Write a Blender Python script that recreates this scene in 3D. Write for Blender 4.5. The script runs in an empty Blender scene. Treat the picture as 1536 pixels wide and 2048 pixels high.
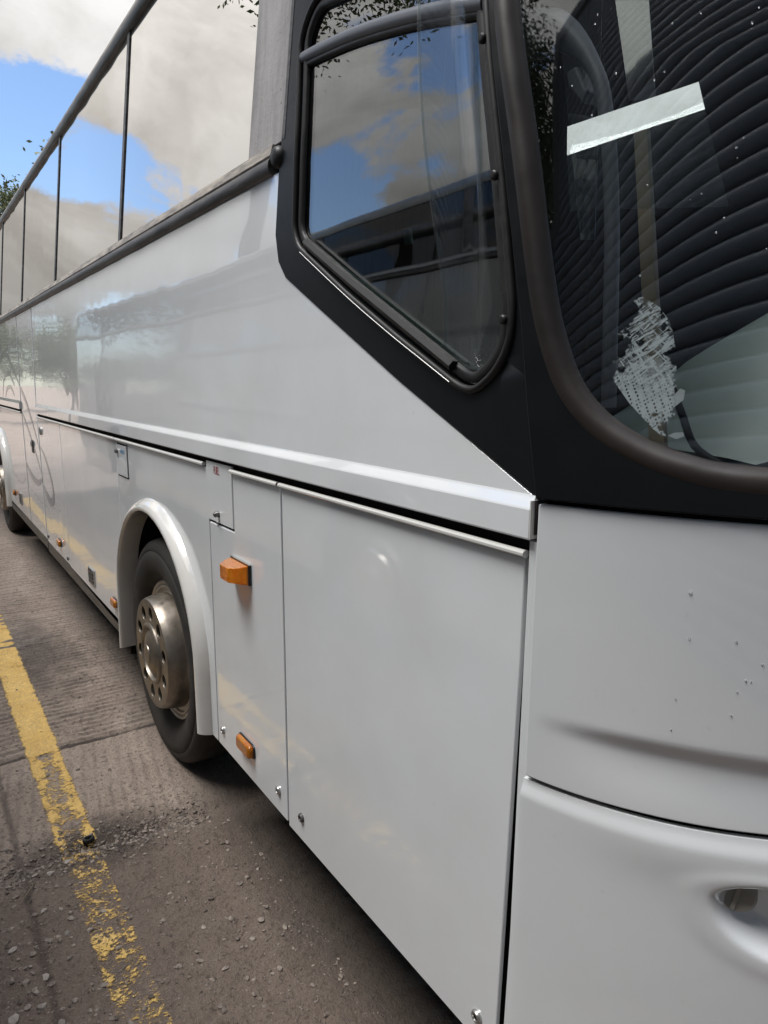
import bpy, bmesh, math, random
from mathutils import Vector, Matrix, noise
from mathutils.geometry import delaunay_2d_cdt
R = math.radians
random.seed(7)
scene = bpy.context.scene
col = scene.collection

# ------------------------------------------------------------------ camera
cd = bpy.data.cameras.new('Camera'); cam = bpy.data.objects.new('Camera', cd); col.objects.link(cam)
cd.sensor_fit = 'VERTICAL'; cd.sensor_height = 36.0; cd.lens = 36.0 * 1420 / 2048
cd.clip_start = 0.02; cd.clip_end = 2000
CAM_M = Matrix(((0.556587, -0.153521, 0.816481), (0.830781, 0.098596, -0.547797), (0.003597, 0.983214, 0.182420)))
cam.matrix_world = Matrix.Translation((0, -0.9, 1.8)) @ CAM_M.to_4x4()
scene.camera = cam
scene.render.resolution_x, scene.render.resolution_y = 768, 1024
scene.render.engine = 'CYCLES'
scene.cycles.max_bounces = 6; scene.cycles.glossy_bounces = 4; scene.cycles.diffuse_bounces = 3; scene.cycles.transparent_max_bounces = 12
scene.view_settings.view_transform = 'Standard'; scene.view_settings.look = 'None'
scene.view_settings.gamma = 1; scene.view_settings.use_curve_mapping = False
scene.view_settings.exposure = 1.27

# ------------------------------------------------------------------ world: nishita sky with broken cloud
SUN_EL, SUN_AZ = R(67), R(202)          # direction towards the sun: azimuth from +Y clockwise
w = bpy.data.worlds.new('World'); scene.world = w; w.use_nodes = True
nt = w.node_tree; nt.nodes.clear()
def N(t, **k):
    n = nt.nodes.new(t)
    for a, b in k.items(): setattr(n, a, b)
    return n
L = lambda a, b: nt.links.new(a, b)
out = N('ShaderNodeOutputWorld'); bg = N('ShaderNodeBackground'); bg.inputs['Strength'].default_value = 0.1
sky = N('ShaderNodeTexSky', sky_type='NISHITA'); sky.sun_disc = False
sky.sun_elevation = SUN_EL; sky.sun_rotation = SUN_AZ; sky.air_density = 1.0; sky.dust_density = 0.6; sky.ozone_density = 1.6
tc = N('ShaderNodeTexCoord')
def vmath(op, a, b=None):
    n = N('ShaderNodeVectorMath', operation=op)
    if hasattr(a, 'links'): L(a, n.inputs[0])
    else: n.inputs[0].default_value = a
    if b is not None:
        if hasattr(b, 'links'): L(b, n.inputs[1])
        else: n.inputs[1].default_value = b
    return n
def mth(op, a, b=None, clamp=False):
    n = N('ShaderNodeMath', operation=op); n.use_clamp = clamp
    for i, v in enumerate((a, b)):
        if v is None: continue
        if hasattr(v, 'links'): L(v, n.inputs[i])
        else: n.inputs[i].default_value = v
    return n.outputs[0]
dirn = tc.outputs['Generated']
def wnoise(scale, detail, rough, loc, zs=1.6, dist=0.0):
    m = N('ShaderNodeMapping'); m.inputs['Scale'].default_value = (1, 1, zs); m.inputs['Location'].default_value = loc
    L(dirn, m.inputs['Vector'])
    n = N('ShaderNodeTexNoise'); n.inputs['Scale'].default_value = scale; n.inputs['Detail'].default_value = detail
    n.inputs['Roughness'].default_value = rough; n.inputs['Distortion'].default_value = dist
    L(m.outputs[0], n.inputs['Vector']); return n.outputs['Fac']
cov = wnoise(3.0, 7, 0.60, (0.3, 0.9, 0.1), 1.7, 0.25)
cov = mth('ADD', mth('MULTIPLY', mth('SUBTRACT', cov, .5), 1.9), .53)
# openings of blue between the clouds, as the photograph shows them overhead and mirrored in the glass
def hole(d, k, amp):
    d = Vector(d).normalized()
    dot = vmath('DOT_PRODUCT', dirn, tuple(d)).outputs['Value']
    e = mth('SUBTRACT', dot, 1.0); e = mth('MULTIPLY', e, k); e = mth('POWER', 2.718, e)
    return mth('MULTIPLY', e, amp)
holes = [((-.945, .125, .285), 300, .25), ((-.945, -.155, .285), 260, .27), ((-.77, -.43, .46), 150, .25), ((-.85, -.44, .29), 260, .25)]
for h in holes: cov = mth('SUBTRACT', cov, hole(*h))
puffs = [((.0, -.62, .78), 12, .18), ((-.90, .16, .40), 60, .25), ((-.89, -.24, .38), 110, .25), ((-.85, -.24, .46), 90, .25), ((-.98, -.12, .15), 160, .25), ((-.975, .12, .19), 300, .2), ((-.80, -.47, .37), 70, .32)]
for h in puffs: cov = mth('ADD', cov, hole(*h))
cr = N('ShaderNodeValToRGB'); cr.color_ramp.elements[0].position = .46; cr.color_ramp.elements[1].position = .58
cr.color_ramp.interpolation = 'EASE'; L(cov, cr.inputs[0])
shade = wnoise(3.6, 6, 0.58, (4.2, 1.3, 2.0), 2.2, 0.5)
sr = N('ShaderNodeValToRGB'); L(shade, sr.inputs[0])
sr.color_ramp.elements[0].position = .36; sr.color_ramp.elements[0].color = (2.55, 2.46, 2.34, 1)
sr.color_ramp.elements[1].position = .62; sr.color_ramp.elements[1].color = (3.98, 3.93, 3.86, 1)
mx = N('ShaderNodeMix', data_type='RGBA'); L(cr.outputs['Color'], mx.inputs['Factor'])
skm = N('ShaderNodeMix', data_type='RGBA', blend_type='MULTIPLY'); skm.inputs['Factor'].default_value = 1
L(sky.outputs[0], skm.inputs['A']); skm.inputs['B'].default_value = (.72, .77, .84, 1)
# cloud grows brighter towards the zenith, as an overcast sky does
sz = N('ShaderNodeSeparateXYZ'); L(dirn, sz.inputs[0])
zen = mth('ADD', mth('MULTIPLY', mth('MAXIMUM', sz.outputs[2], 0.0), 2.0), .22)
cz_ = N('ShaderNodeMix', data_type='RGBA', blend_type='MULTIPLY'); cz_.inputs['Factor'].default_value = 1
L(sr.outputs['Color'], cz_.inputs['A']); L(zen, cz_.inputs['B'])
L(skm.outputs['Result'], mx.inputs['A']); L(cz_.outputs['Result'], mx.inputs['B'])
L(mx.outputs['Result'], bg.inputs['Color']); L(bg.outputs[0], out.inputs['Surface'])

# ------------------------------------------------------------------ sun, veiled by cloud
sl = bpy.data.lights.new('Sun', 'SUN'); sl.energy = 1.5; sl.angle = R(25); sl.color = (1, .985, .965)
sun = bpy.data.objects.new('Sun', sl); col.objects.link(sun)
sd = Vector((math.sin(SUN_AZ) * math.cos(SUN_EL), math.cos(SUN_AZ) * math.cos(SUN_EL), math.sin(SUN_EL)))
sun.rotation_euler = sd.to_track_quat('Z', 'Y').to_euler()

# ------------------------------------------------------------------ materials
MAT = {}
def mat(name, base=(.5, .5, .5), rough=.5, metal=0.0, spec=.5, coat=0.0, coat_rough=.03):
    m = bpy.data.materials.new(name); m.use_nodes = True; MAT[name] = m
    b = m.node_tree.nodes['Principled BSDF']
    b.inputs['Base Color'].default_value = (*base, 1); b.inputs['Roughness'].default_value = rough
    b.inputs['Metallic'].default_value = metal; b.inputs['Specular IOR Level'].default_value = spec
    b.inputs['Coat Weight'].default_value = coat; b.inputs['Coat Roughness'].default_value = coat_rough
    return m
class G:
    """small node-graph helper on a material"""
    def __init__(s, m): s.m = m; s.t = m.node_tree; s.b = s.t.nodes.get('Principled BSDF'); s.out = s.t.nodes['Material Output']; s._co = None
    def n(s, t, **k):
        x = s.t.nodes.new(t)
        for a, b in k.items(): setattr(x, a, b)
        return x
    def l(s, a, b): s.t.links.new(a, b)
    def co(s, scale=(1, 1, 1), loc=(0, 0, 0), rot=(0, 0, 0), vt='POINT'):
        if s._co is None: s._co = s.n('ShaderNodeTexCoord')
        m = s.n('ShaderNodeMapping', vector_type=vt); m.inputs['Scale'].default_value = scale; m.inputs['Location'].default_value = loc; m.inputs['Rotation'].default_value = rot
        s.l(s._co.outputs['Object'], m.inputs['Vector']); return m.outputs[0]
    def noise(s, scale, detail=4, rough=.5, vec=None, dist=0.0):
        x = s.n('ShaderNodeTexNoise'); x.inputs['Scale'].default_value = scale; x.inputs['Detail'].default_value = detail
        x.inputs['Roughness'].default_value = rough; x.inputs['Distortion'].default_value = dist
        s.l(vec if vec is not None else s.co(), x.inputs['Vector']); return x.outputs['Fac']
    def ramp(s, f, p0, c0, p1, c1, *more):
        r = s.n('ShaderNodeValToRGB'); s.l(f, r.inputs[0]); e = r.color_ramp.elements
        c4 = lambda c: (c, c, c, 1) if not hasattr(c, '__len__') else (*c, 1)
        e[0].position = p0; e[0].color = c4(c0); e[1].position = p1; e[1].color = c4(c1)
        for p, c in more: x = e.new(p); x.color = c4(c)
        return r.outputs['Color']
    def mix(s, f, a, b, blend='MIX'):
        x = s.n('ShaderNodeMix', data_type='RGBA', blend_type=blend)
        for v, i in ((f, 'Factor'), (a, 'A'), (b, 'B')):
            if hasattr(v, 'links'): s.l(v, x.inputs[i])
            elif i == 'Factor': x.inputs[i].default_value = v
            else: x.inputs[i].default_value = (*v, 1)
        return x.outputs['Result']
    def math(s, op, a, b=0.0, clamp=False):
        x = s.n('ShaderNodeMath', operation=op); x.use_clamp = clamp
        for i, v in enumerate((a, b)):
            if hasattr(v, 'links'): s.l(v, x.inputs[i])
            else: x.inputs[i].default_value = v
        return x.outputs[0]
    def bump(s, h, strength, dist, prev=None):
        x = s.n('ShaderNodeBump'); x.inputs['Strength'].default_value = strength; x.inputs['Distance'].default_value = dist
        s.l(h, x.inputs['Height'])
        if prev is not None: s.l(prev, x.inputs['Normal'])
        return x.outputs[0]
    def set(s, k, v): s.l(v, s.b.inputs[k])

# white coach paint: slightly wavy gloss, faint road film
def white_paint(name, base, dirt):
    m = mat(name, base, .1, 0, .5, 1.0, .015); g = G(m); g.b.inputs['Coat IOR'].default_value = 1.75
    film = g.noise(3.5, 4, .6); film2 = g.noise(40, 3, .6)
    f = g.math('MULTIPLY', g.ramp(film, .35, 0, .75, 1), dirt)
    c = g.mix(f, base, tuple(a * b for a, b in zip(base, (.84, .80, .74))))
    c = g.mix(g.ramp(film2, .68, 0, .8, .35 * dirt * 2), c, (.42, .38, .33))
    g.set('Base Color', c)
    g.set('Roughness', g.ramp(film, .3, .06, .8, .16))
    wav = g.noise(1.1, 1, .4, g.co((.7, 1, 1.25)))
    n2 = g.bump(g.math('ADD', wav, g.math('MULTIPLY', g.noise(6, 0, .4), .05)), 1.0, .010)
    g.l(n2, g.b.inputs['Normal']); g.l(n2, g.b.inputs['Coat Normal'])
    return m
white_paint('white_paint', (.775, .80, .815), .3)
white_paint('white_front', (.775, .80, .81), .22)
white_paint('bus_paint', (.27, .28, .28), .3)
white_paint('white_old', (.72, .71, .68), .7)
mat('panel_bead', (.62, .61, .58), .3, 0, .5, .3)
m = mat('black_gloss', (.006, .007, .008), .34, 0, .24); g = G(m)
g.set('Roughness', g.ramp(g.noise(14, 5, .6), .3, .30, .75, .44))
m = mat('black_rubber', (.016, .015, .014), .48, 0, .4); g = G(m)
g.set('Roughness', g.ramp(g.noise(9, 5, .6, g.co((1, 1, 5))), .3, .36, .7, .6))
m = mat('brown_seal', (.030, .024, .020), .34, 0, .5); g = G(m)
g.set('Base Color', g.ramp(g.noise(5, 5, .6), .3, (.012, .010, .009), .7, (.030, .023, .019)))
g.set('Roughness', g.ramp(g.noise(12, 4, .6), .3, .28, .7, .44))
mat('dark_gap', (.006, .006, .006), .8, 0, .2)
mat('underbody', (.012, .011, .010), .85, 0, .2)
m = mat('grey_vinyl', (.36, .34, .33), .62); g = G(m)
st = g.noise(3.0, 6, .65, g.co((5, 5, .7)))
c = g.ramp(st, .3, (.24, .225, .22), .7, (.45, .43, .415))
c = g.mix(g.ramp(g.noise(60, 3, .6), .66, 0, .76, 1), c, (.10, .095, .09))
g.set('Base Color', c); g.l(g.bump(g.noise(55, 5, .7), .5, .003), g.b.inputs['Normal'])
m = mat('rail_top', (.40, .37, .33), .5, .25); g = G(m)
st = g.noise(5, 6, .7, g.co((1.2, 8, 8)))
g.set('Base Color', g.ramp(st, .3, (.12, .11, .105), .62, (.55, .49, .41)))
g.l(g.bump(st, .5, .004), g.b.inputs['Normal'])
m = mat('rail_rubber', (.035, .033, .032), .42, 0, .5); g = G(m)
st = g.noise(6, 6, .7, g.co((.8, 6, 6)))
g.set('Base Color', g.ramp(st, .35, (.022, .022, .023), .75, (.13, .12, .11)))
g.l(g.bump(g.noise(9, 4, .6, g.co((.6, 1, 1))), .5, .008), g.b.inputs['Normal'])
mat('alu', (.48, .47, .45), .35, .9); mat('latch_grey', (.16, .155, .15), .35, .8)
mat('steel', (.55, .54, .52), .28, 1.0)
m = mat('wheel_alloy', (.36, .32, .27), .34, .85); g = G(m)
dirt = g.noise(7, 7, .65)
g.set('Base Color', g.ramp(dirt, .3, (.16, .136, .110), .7, (.38, .335, .28)))
g.set('Roughness', g.ramp(g.noise(20, 5, .6), .3, .26, .7, .5))
g.set('Metallic', g.ramp(dirt, .3, .55, .6, .95))
g.l(g.bump(g.noise(70, 3, .6), .25, .001), g.b.inputs['Normal'])
m = mat('tyre', (.022, .020, .018), .72, 0, .35); g = G(m)
g.set('Base Color', g.ramp(g.noise(6, 6, .65), .3, (.016, .015, .014), .75, (.045, .040, .035)))
m = mat('amber', (.85, .20, .01), .12, 0, .5, 1.0); g = G(m)
g.b.inputs['Subsurface Weight'].default_value = .3; g.b.inputs['Subsurface Radius'].default_value = (.02, .008, .001)
lens = g.n('ShaderNodeTexWave'); lens.inputs['Scale'].default_value = 60; g.l(g.co(), lens.inputs['Vector'])
g.set('Base Color', g.ramp(g.noise(45, 3, .6), .3, (.92, .22, .004), .7, (1.0, .40, .02)))
g.b.inputs['Transmission Weight'].default_value = .6; g.b.inputs['IOR'].default_value = 1.25; g.b.inputs['Subsurface Weight'].default_value = 0
g.l(g.bump(lens.outputs['Fac'], .35, .002), g.b.inputs['Normal'])
mat('lamp_base', (.012, .012, .012), .4); mat('reflector_white', (.9, .88, .82), .3)
mat('rim_alloy', (.52, .48, .42), .4, .5); mat('cover_grey', (.30, .285, .24), .5); mat('chrome', (.7, .69, .66), .12, 1.0)
mat('red_print', (.32, .04, .05), .4); mat('blue_print', (.06, .20, .34), .4)
m = mat('grey_livery', (.30, .31, .32), .25, .2, .5, .6)
# glass helpers
def glass(name, tint, ior, extra=0.0, gloss=(1, 1, 1), rough=0.0, haze=0.0, wav=0.0):
    m = bpy.data.materials.new(name); m.use_nodes = True; MAT[name] = m; g = G(m); g.t.nodes.remove(g.b)
    tr = g.n('ShaderNodeBsdfTransparent'); tr.inputs['Color'].default_value = (*(c_ ** .5 for c_ in tint), 1)   # two faces to pass
    gl = g.n('ShaderNodeBsdfGlossy'); gl.inputs['Color'].default_value = (*gloss, 1); gl.inputs['Roughness'].default_value = rough
    fr = g.n('ShaderNodeLayerWeight'); fr.inputs['Blend'].default_value = .5; f0 = ((ior - 1) / (ior + 1)) ** 2
    if wav:
        bp = g.bump(g.noise(1.3, 2, .5), 1.0, wav); g.l(bp, gl.inputs['Normal']); g.l(bp, fr.inputs['Normal'])
    f = g.math('ADD', g.math('MULTIPLY', g.math('POWER', fr.outputs['Facing'], 5.0), 1 - f0), f0 + extra, True)
    mxs = g.n('ShaderNodeMixShader'); g.l(f, mxs.inputs[0]); g.l(tr.outputs[0], mxs.inputs[1]); g.l(gl.outputs[0], mxs.inputs[2])
    last = mxs.outputs[0]
    if haze:
        df = g.n('ShaderNodeBsdfDiffuse'); df.inputs['Color'].default_value = (.6, .62, .62, 1)
        m2 = g.n('ShaderNodeMixShader'); h = g.math('MULTIPLY', g.ramp(g.noise(18, 6, .7, g.co((1, 1, .3))), .4, .15, .8, 1), haze)
        g.l(h, m2.inputs[0]); g.l(last, m2.inputs[1]); g.l(df.outputs[0], m2.inputs[2]); last = m2.outputs[0]
    g.l(last, g.out.inputs['Surface']); return m
glass('windscreen_glass', (.68, .72, .72), 1.62, .01, haze=.004)
glass('quarter_glass', (.30, .34, .33), 1.75, .09, wav=.002, haze=.004)
glass('side_glass', (.02, .02, .022), 1.9, .56, (.98, .95, .91), wav=.0025)
glass('bus_glass', (.03, .03, .035), 1.6, .03)
glass('acrylic', (.90, .92, .93), 1.5, .0, haze=.010)
glass('mirror_film', (.55, .60, .58), 1.5, .85)
glass('clear_film', (.75, .80, .78), 1.5, .0, haze=.03)
mat('cab_black', (.006, .006, .007), .7, 0, .3)
mat('cab_grey', (.11, .113, .125), .5)
mat('dash', (.20, .24, .22), .45)
mat('trim_green', (.32, .42, .39), .4)
mat('added_mirror', (.34, .335, .32), .03, 1.0)
m = mat('torn_vinyl', (.90, .92, .93), .6); g = G(m)
mat('batten', (.20, .155, .10), .6)
m = mat('shutter_navy', (.055, .068, .085), .45, 0, .5); g = G(m)
g.set('Base Color', g.ramp(g.noise(2, 5, .6, g.co((1, .2, 2))), .3, (.16, .185, .22), .75, (.26, .285, .32)))
mat('wall_render', (.14, .14, .145), .8)
m = mat('bark', (.09, .07, .05), .9)
for nm, a, b in (('leaf_mid', (.035, .062, .016), (.085, .12, .035)), ('leaf_pale', (.10, .12, .055), (.19, .21, .11))):
    m = mat(nm, a, .6, 0, .3); g = G(m); g.set('Base Color', g.ramp(g.noise(.9, 3, .6), .35, a, .65, b))

# ------------------------------------------------------------------ mesh helpers
def tag(o, label=None, cat=None, group=None, kind=None):
    if label: o['label'] = label
    if cat: o['category'] = cat
    if group: o['group'] = group
    if kind: o['kind'] = kind
    return o
def empty(name, loc=(0, 0, 0)):
    o = bpy.data.objects.new(name, None); o.location = loc; o.empty_display_size = .2; col.objects.link(o); return o
def link(name, me, m, parent=None, smooth=True, auto=None):
    o = bpy.data.objects.new(name, me); col.objects.link(o)
    if m and not me.materials: me.materials.append(MAT[m])
    if smooth: me.polygons.foreach_set('use_smooth', [True] * len(me.polygons))
    if auto and smooth: me.set_sharp_from_angle(angle=R(auto))
    if parent is not None:
        o.parent = parent
        o.matrix_parent_inverse = parent_world(parent).inverted()
    return o
def parent_world(p):
    mtx = Matrix.Translation(p.location) @ p.rotation_euler.to_matrix().to_4x4()
    if p.parent is not None: return parent_world(p.parent) @ p.matrix_parent_inverse @ mtx
    return mtx
def pyd(v, f):
    me = bpy.data.meshes.new('m'); me.from_pydata([tuple(a) for a in v], [], f); me.update(); return me
def solid(o, t, off=-1, bev=0.0, seg=2):
    s = o.modifiers.new('s', 'SOLIDIFY'); s.thickness = t; s.offset = off; s.use_even_offset = False
    if bev:
        b = o.modifiers.new('b', 'BEVEL'); b.width = bev; b.segments = seg; b.limit_method = 'ANGLE'; b.angle_limit = R(50); b.harden_normals = True
    else:
        e = o.modifiers.new('e', 'EDGE_SPLIT'); e.split_angle = R(40)
    return o
def inside(p, poly):
    x, y = p; c = False; j = len(poly) - 1
    for i in range(len(poly)):
        xi, yi = poly[i]; xj, yj = poly[j]
        if (yi > y) != (yj > y) and x < (xj - xi) * (y - yi) / (yj - yi) + xi: c = not c
        j = i
    return c
def densify(poly, step):
    o = []
    for i in range(len(poly)):
        a = Vector(poly[i]); b = Vector(poly[(i + 1) % len(poly)]); k = max(1, int(math.ceil((b - a).length / step)))
        for q in range(k): o.append(tuple(a.lerp(b, q / k)))
    return o
def seg_d(p, poly):
    p = Vector(p); best = 9
    for i in range(len(poly)):
        a = Vector(poly[i]); b = Vector(poly[(i + 1) % len(poly)]); d = b - a
        t = max(0, min(1, (p - a).dot(d) / max(d.length_squared, 1e-12))); best = min(best, (p - a - d * t).length)
    return best
def sheet(name, outline, fn, m, parent, holes=(), step=.12, t=.004, bev=0.0, off=-1, smooth=True):
    """a curved plate: 2-D outline (with holes) triangulated and mapped by fn(u, v) -> Vector"""
    loops = [densify(outline, step)] + [densify(h, min(step, .06)) for h in holes]
    V, E = [], []
    for lp in loops:
        k = len(V); V += lp; E += [(k + i, k + (i + 1) % len(lp)) for i in range(len(lp))]
    us = [p[0] for p in loops[0]]; vs = [p[1] for p in loops[0]]
    u = min(us) + step * .5
    while u < max(us):
        v = min(vs) + step * .5
        while v < max(vs):
            p = (u, v)
            if inside(p, loops[0]) and not any(inside(p, h) for h in loops[1:]) and all(seg_d(p, l) > step * .35 for l in loops): V.append(p)
            v += step
        u += step
    r = delaunay_2d_cdt([Vector(v) for v in V], E, [], 0, 1e-6)
    vv, ff = r[0], []
    for f in r[2]:
        c = ((vv[f[0]][0] + vv[f[1]][0] + vv[f[2]][0]) / 3, (vv[f[0]][1] + vv[f[1]][1] + vv[f[2]][1]) / 3)
        if inside(c, loops[0]) and not any(inside(c, h) for h in loops[1:]): ff.append(tuple(f))
    P3 = [fn(p[0], p[1]) for p in vv]
    me = pyd(P3, ff)
    bm = bmesh.new(); bm.from_mesh(me); bmesh.ops.recalc_face_normals(bm, faces=bm.faces)
    bm.faces.ensure_lookup_table()
    f0 = max(bm.faces, key=lambda f: f.calc_area())
    if f0.normal.dot(Vector((.4, -1, 0))) < 0: bmesh.ops.reverse_faces(bm, faces=bm.faces)
    bm.to_mesh(me); bm.free()
    o = link(name, me, m, parent, smooth)
    if t: solid(o, t, off, bev)
    if smooth and not bev:
        pass
    return o
def gridsheet(name, us, vs, fn, m, parent, t=.014, bev=.006):
    V = [fn(u, v) for u in us for v in vs]; k = len(vs)
    F = [(i * k + j, (i + 1) * k + j, (i + 1) * k + j + 1, i * k + j + 1) for i in range(len(us) - 1) for j in range(k - 1)]
    me = pyd(V, F); o = link(name, me, m, parent); return solid(o, t, -1, bev)
def rounded(poly, rad, seg=6):
    """round the corners of a 2-D polygon; rad a number or one per corner"""
    o = []; n = len(poly)
    for i in range(n):
        a, b, c = Vector(poly[i - 1]), Vector(poly[i]), Vector(poly[(i + 1) % n]); r = rad[i] if hasattr(rad, '__len__') else rad
        d1 = (a - b); d2 = (c - b); k = min(r, d1.length * .48, d2.length * .48)
        if k < 1e-5: o.append(tuple(b)); continue
        p, q = b + d1.normalized() * k, b + d2.normalized() * k
        for j in range(seg + 1):
            t = j / seg; o.append(tuple((1 - t) ** 2 * p + 2 * t * (1 - t) * b + t * t * q))
    return o
def catmull(pts, n=6, closed=False):
    P = [Vector(p) for p in pts]; o = []; k = len(P)
    rng = range(k) if closed else range(k - 1)
    for i in rng:
        if closed: a, b, c, d = P[i - 1], P[i], P[(i + 1) % k], P[(i + 2) % k]
        else: a, b, c, d = P[max(i - 1, 0)], P[i], P[i + 1], P[min(i + 2, k - 1)]
        for j in range(n):
            t = j / n
            o.append(.5 * ((2 * b) + (c - a) * t + (2 * a - 5 * b + 4 * c - d) * t * t + (3 * b - a - 3 * c + d) * t ** 3))
    if not closed: o.append(P[-1])
    return o
def sweep(name, path, prof, m, parent, nrm, closed=False, auto=50, cap=True):
    """prof: list of (across, out) points; nrm(i) gives the outward direction at path point i"""
    V, F = [], []; k = len(prof); n = len(path)
    for i, p in enumerate(path):
        a = path[(i - 1) % n] if (closed or i) else p; b = path[(i + 1) % n] if (closed or i < n - 1) else p
        t = (Vector(b) - Vector(a)).normalized(); up = nrm(i).normalized(); s = t.cross(up).normalized(); up = s.cross(t).normalized()
        for (x, y) in prof: V.append(Vector(p) + s * x + up * y)
    for i in range(n if closed else n - 1):
        j = (i + 1) % n
        for q in range(k): F.append((i * k + q, i * k + (q + 1) % k, j * k + (q + 1) % k, j * k + q))
    if not closed and cap: F.append(tuple(range(k))[::-1]); F.append(tuple((n - 1) * k + q for q in range(k)))
    me = pyd(V, F); bm = bmesh.new(); bm.from_mesh(me); bmesh.ops.recalc_face_normals(bm, faces=bm.faces); bm.to_mesh(me); bm.free()
    return link(name, me, m, parent, True, auto)
def circ(rx, ry, n=10): return [(rx * math.cos(2 * math.pi * i / n), ry * math.sin(2 * math.pi * i / n)) for i in range(n)]
def tube(name, path, r, m, parent, n=10):
    rr = r if hasattr(r, '__len__') else [r] * len(path)
    V, F = [], []; up = Vector((0.13, .2, 1)).normalized()
    for i, p in enumerate(path):
        t = (Vector(path[min(i + 1, len(path) - 1)]) - Vector(path[max(i - 1, 0)])).normalized(); s = t.cross(up).normalized(); u = s.cross(t)
        for q in range(n): a = 2 * math.pi * q / n; V.append(Vector(p) + (s * math.cos(a) + u * math.sin(a)) * rr[i])
    for i in range(len(path) - 1):
        for q in range(n): F.append((i * n + q, i * n + (q + 1) % n, (i + 1) * n + (q + 1) % n, (i + 1) * n + q))
    F.append(tuple(range(n))[::-1]); F.append(tuple((len(path) - 1) * n + q for q in range(n)))
    return link(name, pyd(V, F), m, parent, True, 60)
def box_mesh(bm, x0, x1, y0, y1, z0, z1):
    vs = [bm.verts.new(p) for p in ((x0, y0, z0), (x1, y0, z0), (x1, y1, z0), (x0, y1, z0), (x0, y0, z1), (x1, y0, z1), (x1, y1, z1), (x0, y1, z1))]
    for f in ((0, 3, 2, 1), (4, 5, 6, 7), (0, 1, 5, 4), (1, 2, 6, 5), (2, 3, 7, 6), (3, 0, 4, 7)): bm.faces.new([vs[i] for i in f])
def boxes(name, bxs, m, parent, bev=0.0):
    bm = bmesh.new()
    for b in bxs: box_mesh(bm, *b)
    me = bpy.data.meshes.new(name); bm.to_mesh(me); bm.free(); o = link(name, me, m, parent, False)
    if bev:
        b = o.modifiers.new('b', 'BEVEL'); b.width = bev; b.segments = 2; b.limit_method = 'ANGLE'
    return o
def lathe(name, prof, m, parent, center, n=48, auto=35):
    """prof: (radius, y) pairs turned about the y axis through center"""
    V, F = [], []; k = len(prof)
    for i in range(n):
        a = 2 * math.pi * i / n
        for (r, y) in prof: V.append((center[0] + r * math.cos(a), center[1] + y, center[2] + r * math.sin(a)))
    for i in range(n):
        j = (i + 1) % n
        for q in range(k - 1): F.append((i * k + q, j * k + q, j * k + q + 1, i * k + q + 1))
    me = pyd(V, F); bm = bmesh.new(); bm.from_mesh(me); bmesh.ops.remove_doubles(bm, verts=bm.verts, dist=1e-5)
    bmesh.ops.recalc_face_normals(bm, faces=bm.faces); bm.to_mesh(me); bm.free()
    return link(name, me, m, parent, True, auto)
def text(name, s, size, m, parent, loc, sx=1.0, rotx=90):
    cu = bpy.data.curves.new('t', 'FONT'); cu.body = s; cu.size = size; cu.extrude = .0003; cu.align_x = 'CENTER'; cu.align_y = 'CENTER'
    o = bpy.data.objects.new('t', cu); col.objects.link(o); dg = bpy.context.evaluated_depsgraph_get()
    me = bpy.data.meshes.new_from_object(o.evaluated_get(dg)); bpy.data.objects.remove(o)
    me.transform(Matrix.Translation(loc) @ Matrix.Rotation(R(rotx), 4, 'X') @ Matrix.Diagonal((sx, 1, 1, 1)))
    me.materials.clear(); return link(name, me, m, parent, False)

# ------------------------------------------------------------------ the coach's surfaces
PROF = ((0, 0), (1.6, 0), (2.35, .02), (2.42, .025), (3.41, .133), (3.55, .17))
def prof(z):
    for (a, b), (c, d) in zip(PROF, PROF[1:]):
        if z <= c: return b + (d - b) * (z - a) / (c - a)
    return PROF[-1][1]
def side(off=0.0): return lambda x, z: Vector((x, prof(z) - off, z))
RF, P0, XC = 1.25, R(16), -.86
def frontp(s, z, off=0.0):
    xc = XC - .235 * max(z - 1.6, 0); y0 = prof(z)
    if s <= 0: return Vector((xc + s, y0 - off, z))
    a = P0 + s / RF
    return Vector((xc + RF * (math.sin(a) - math.sin(P0)) + off * math.sin(a), y0 + RF * (math.cos(P0) - math.cos(a)) - off * math.cos(a), z))
def front(off=0.0): return lambda s, z: frontp(s, z, off)
SMAX = RF * (math.pi - 2 * P0)
YN = 2 * RF * math.cos(P0)                  # nearside wall
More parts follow.
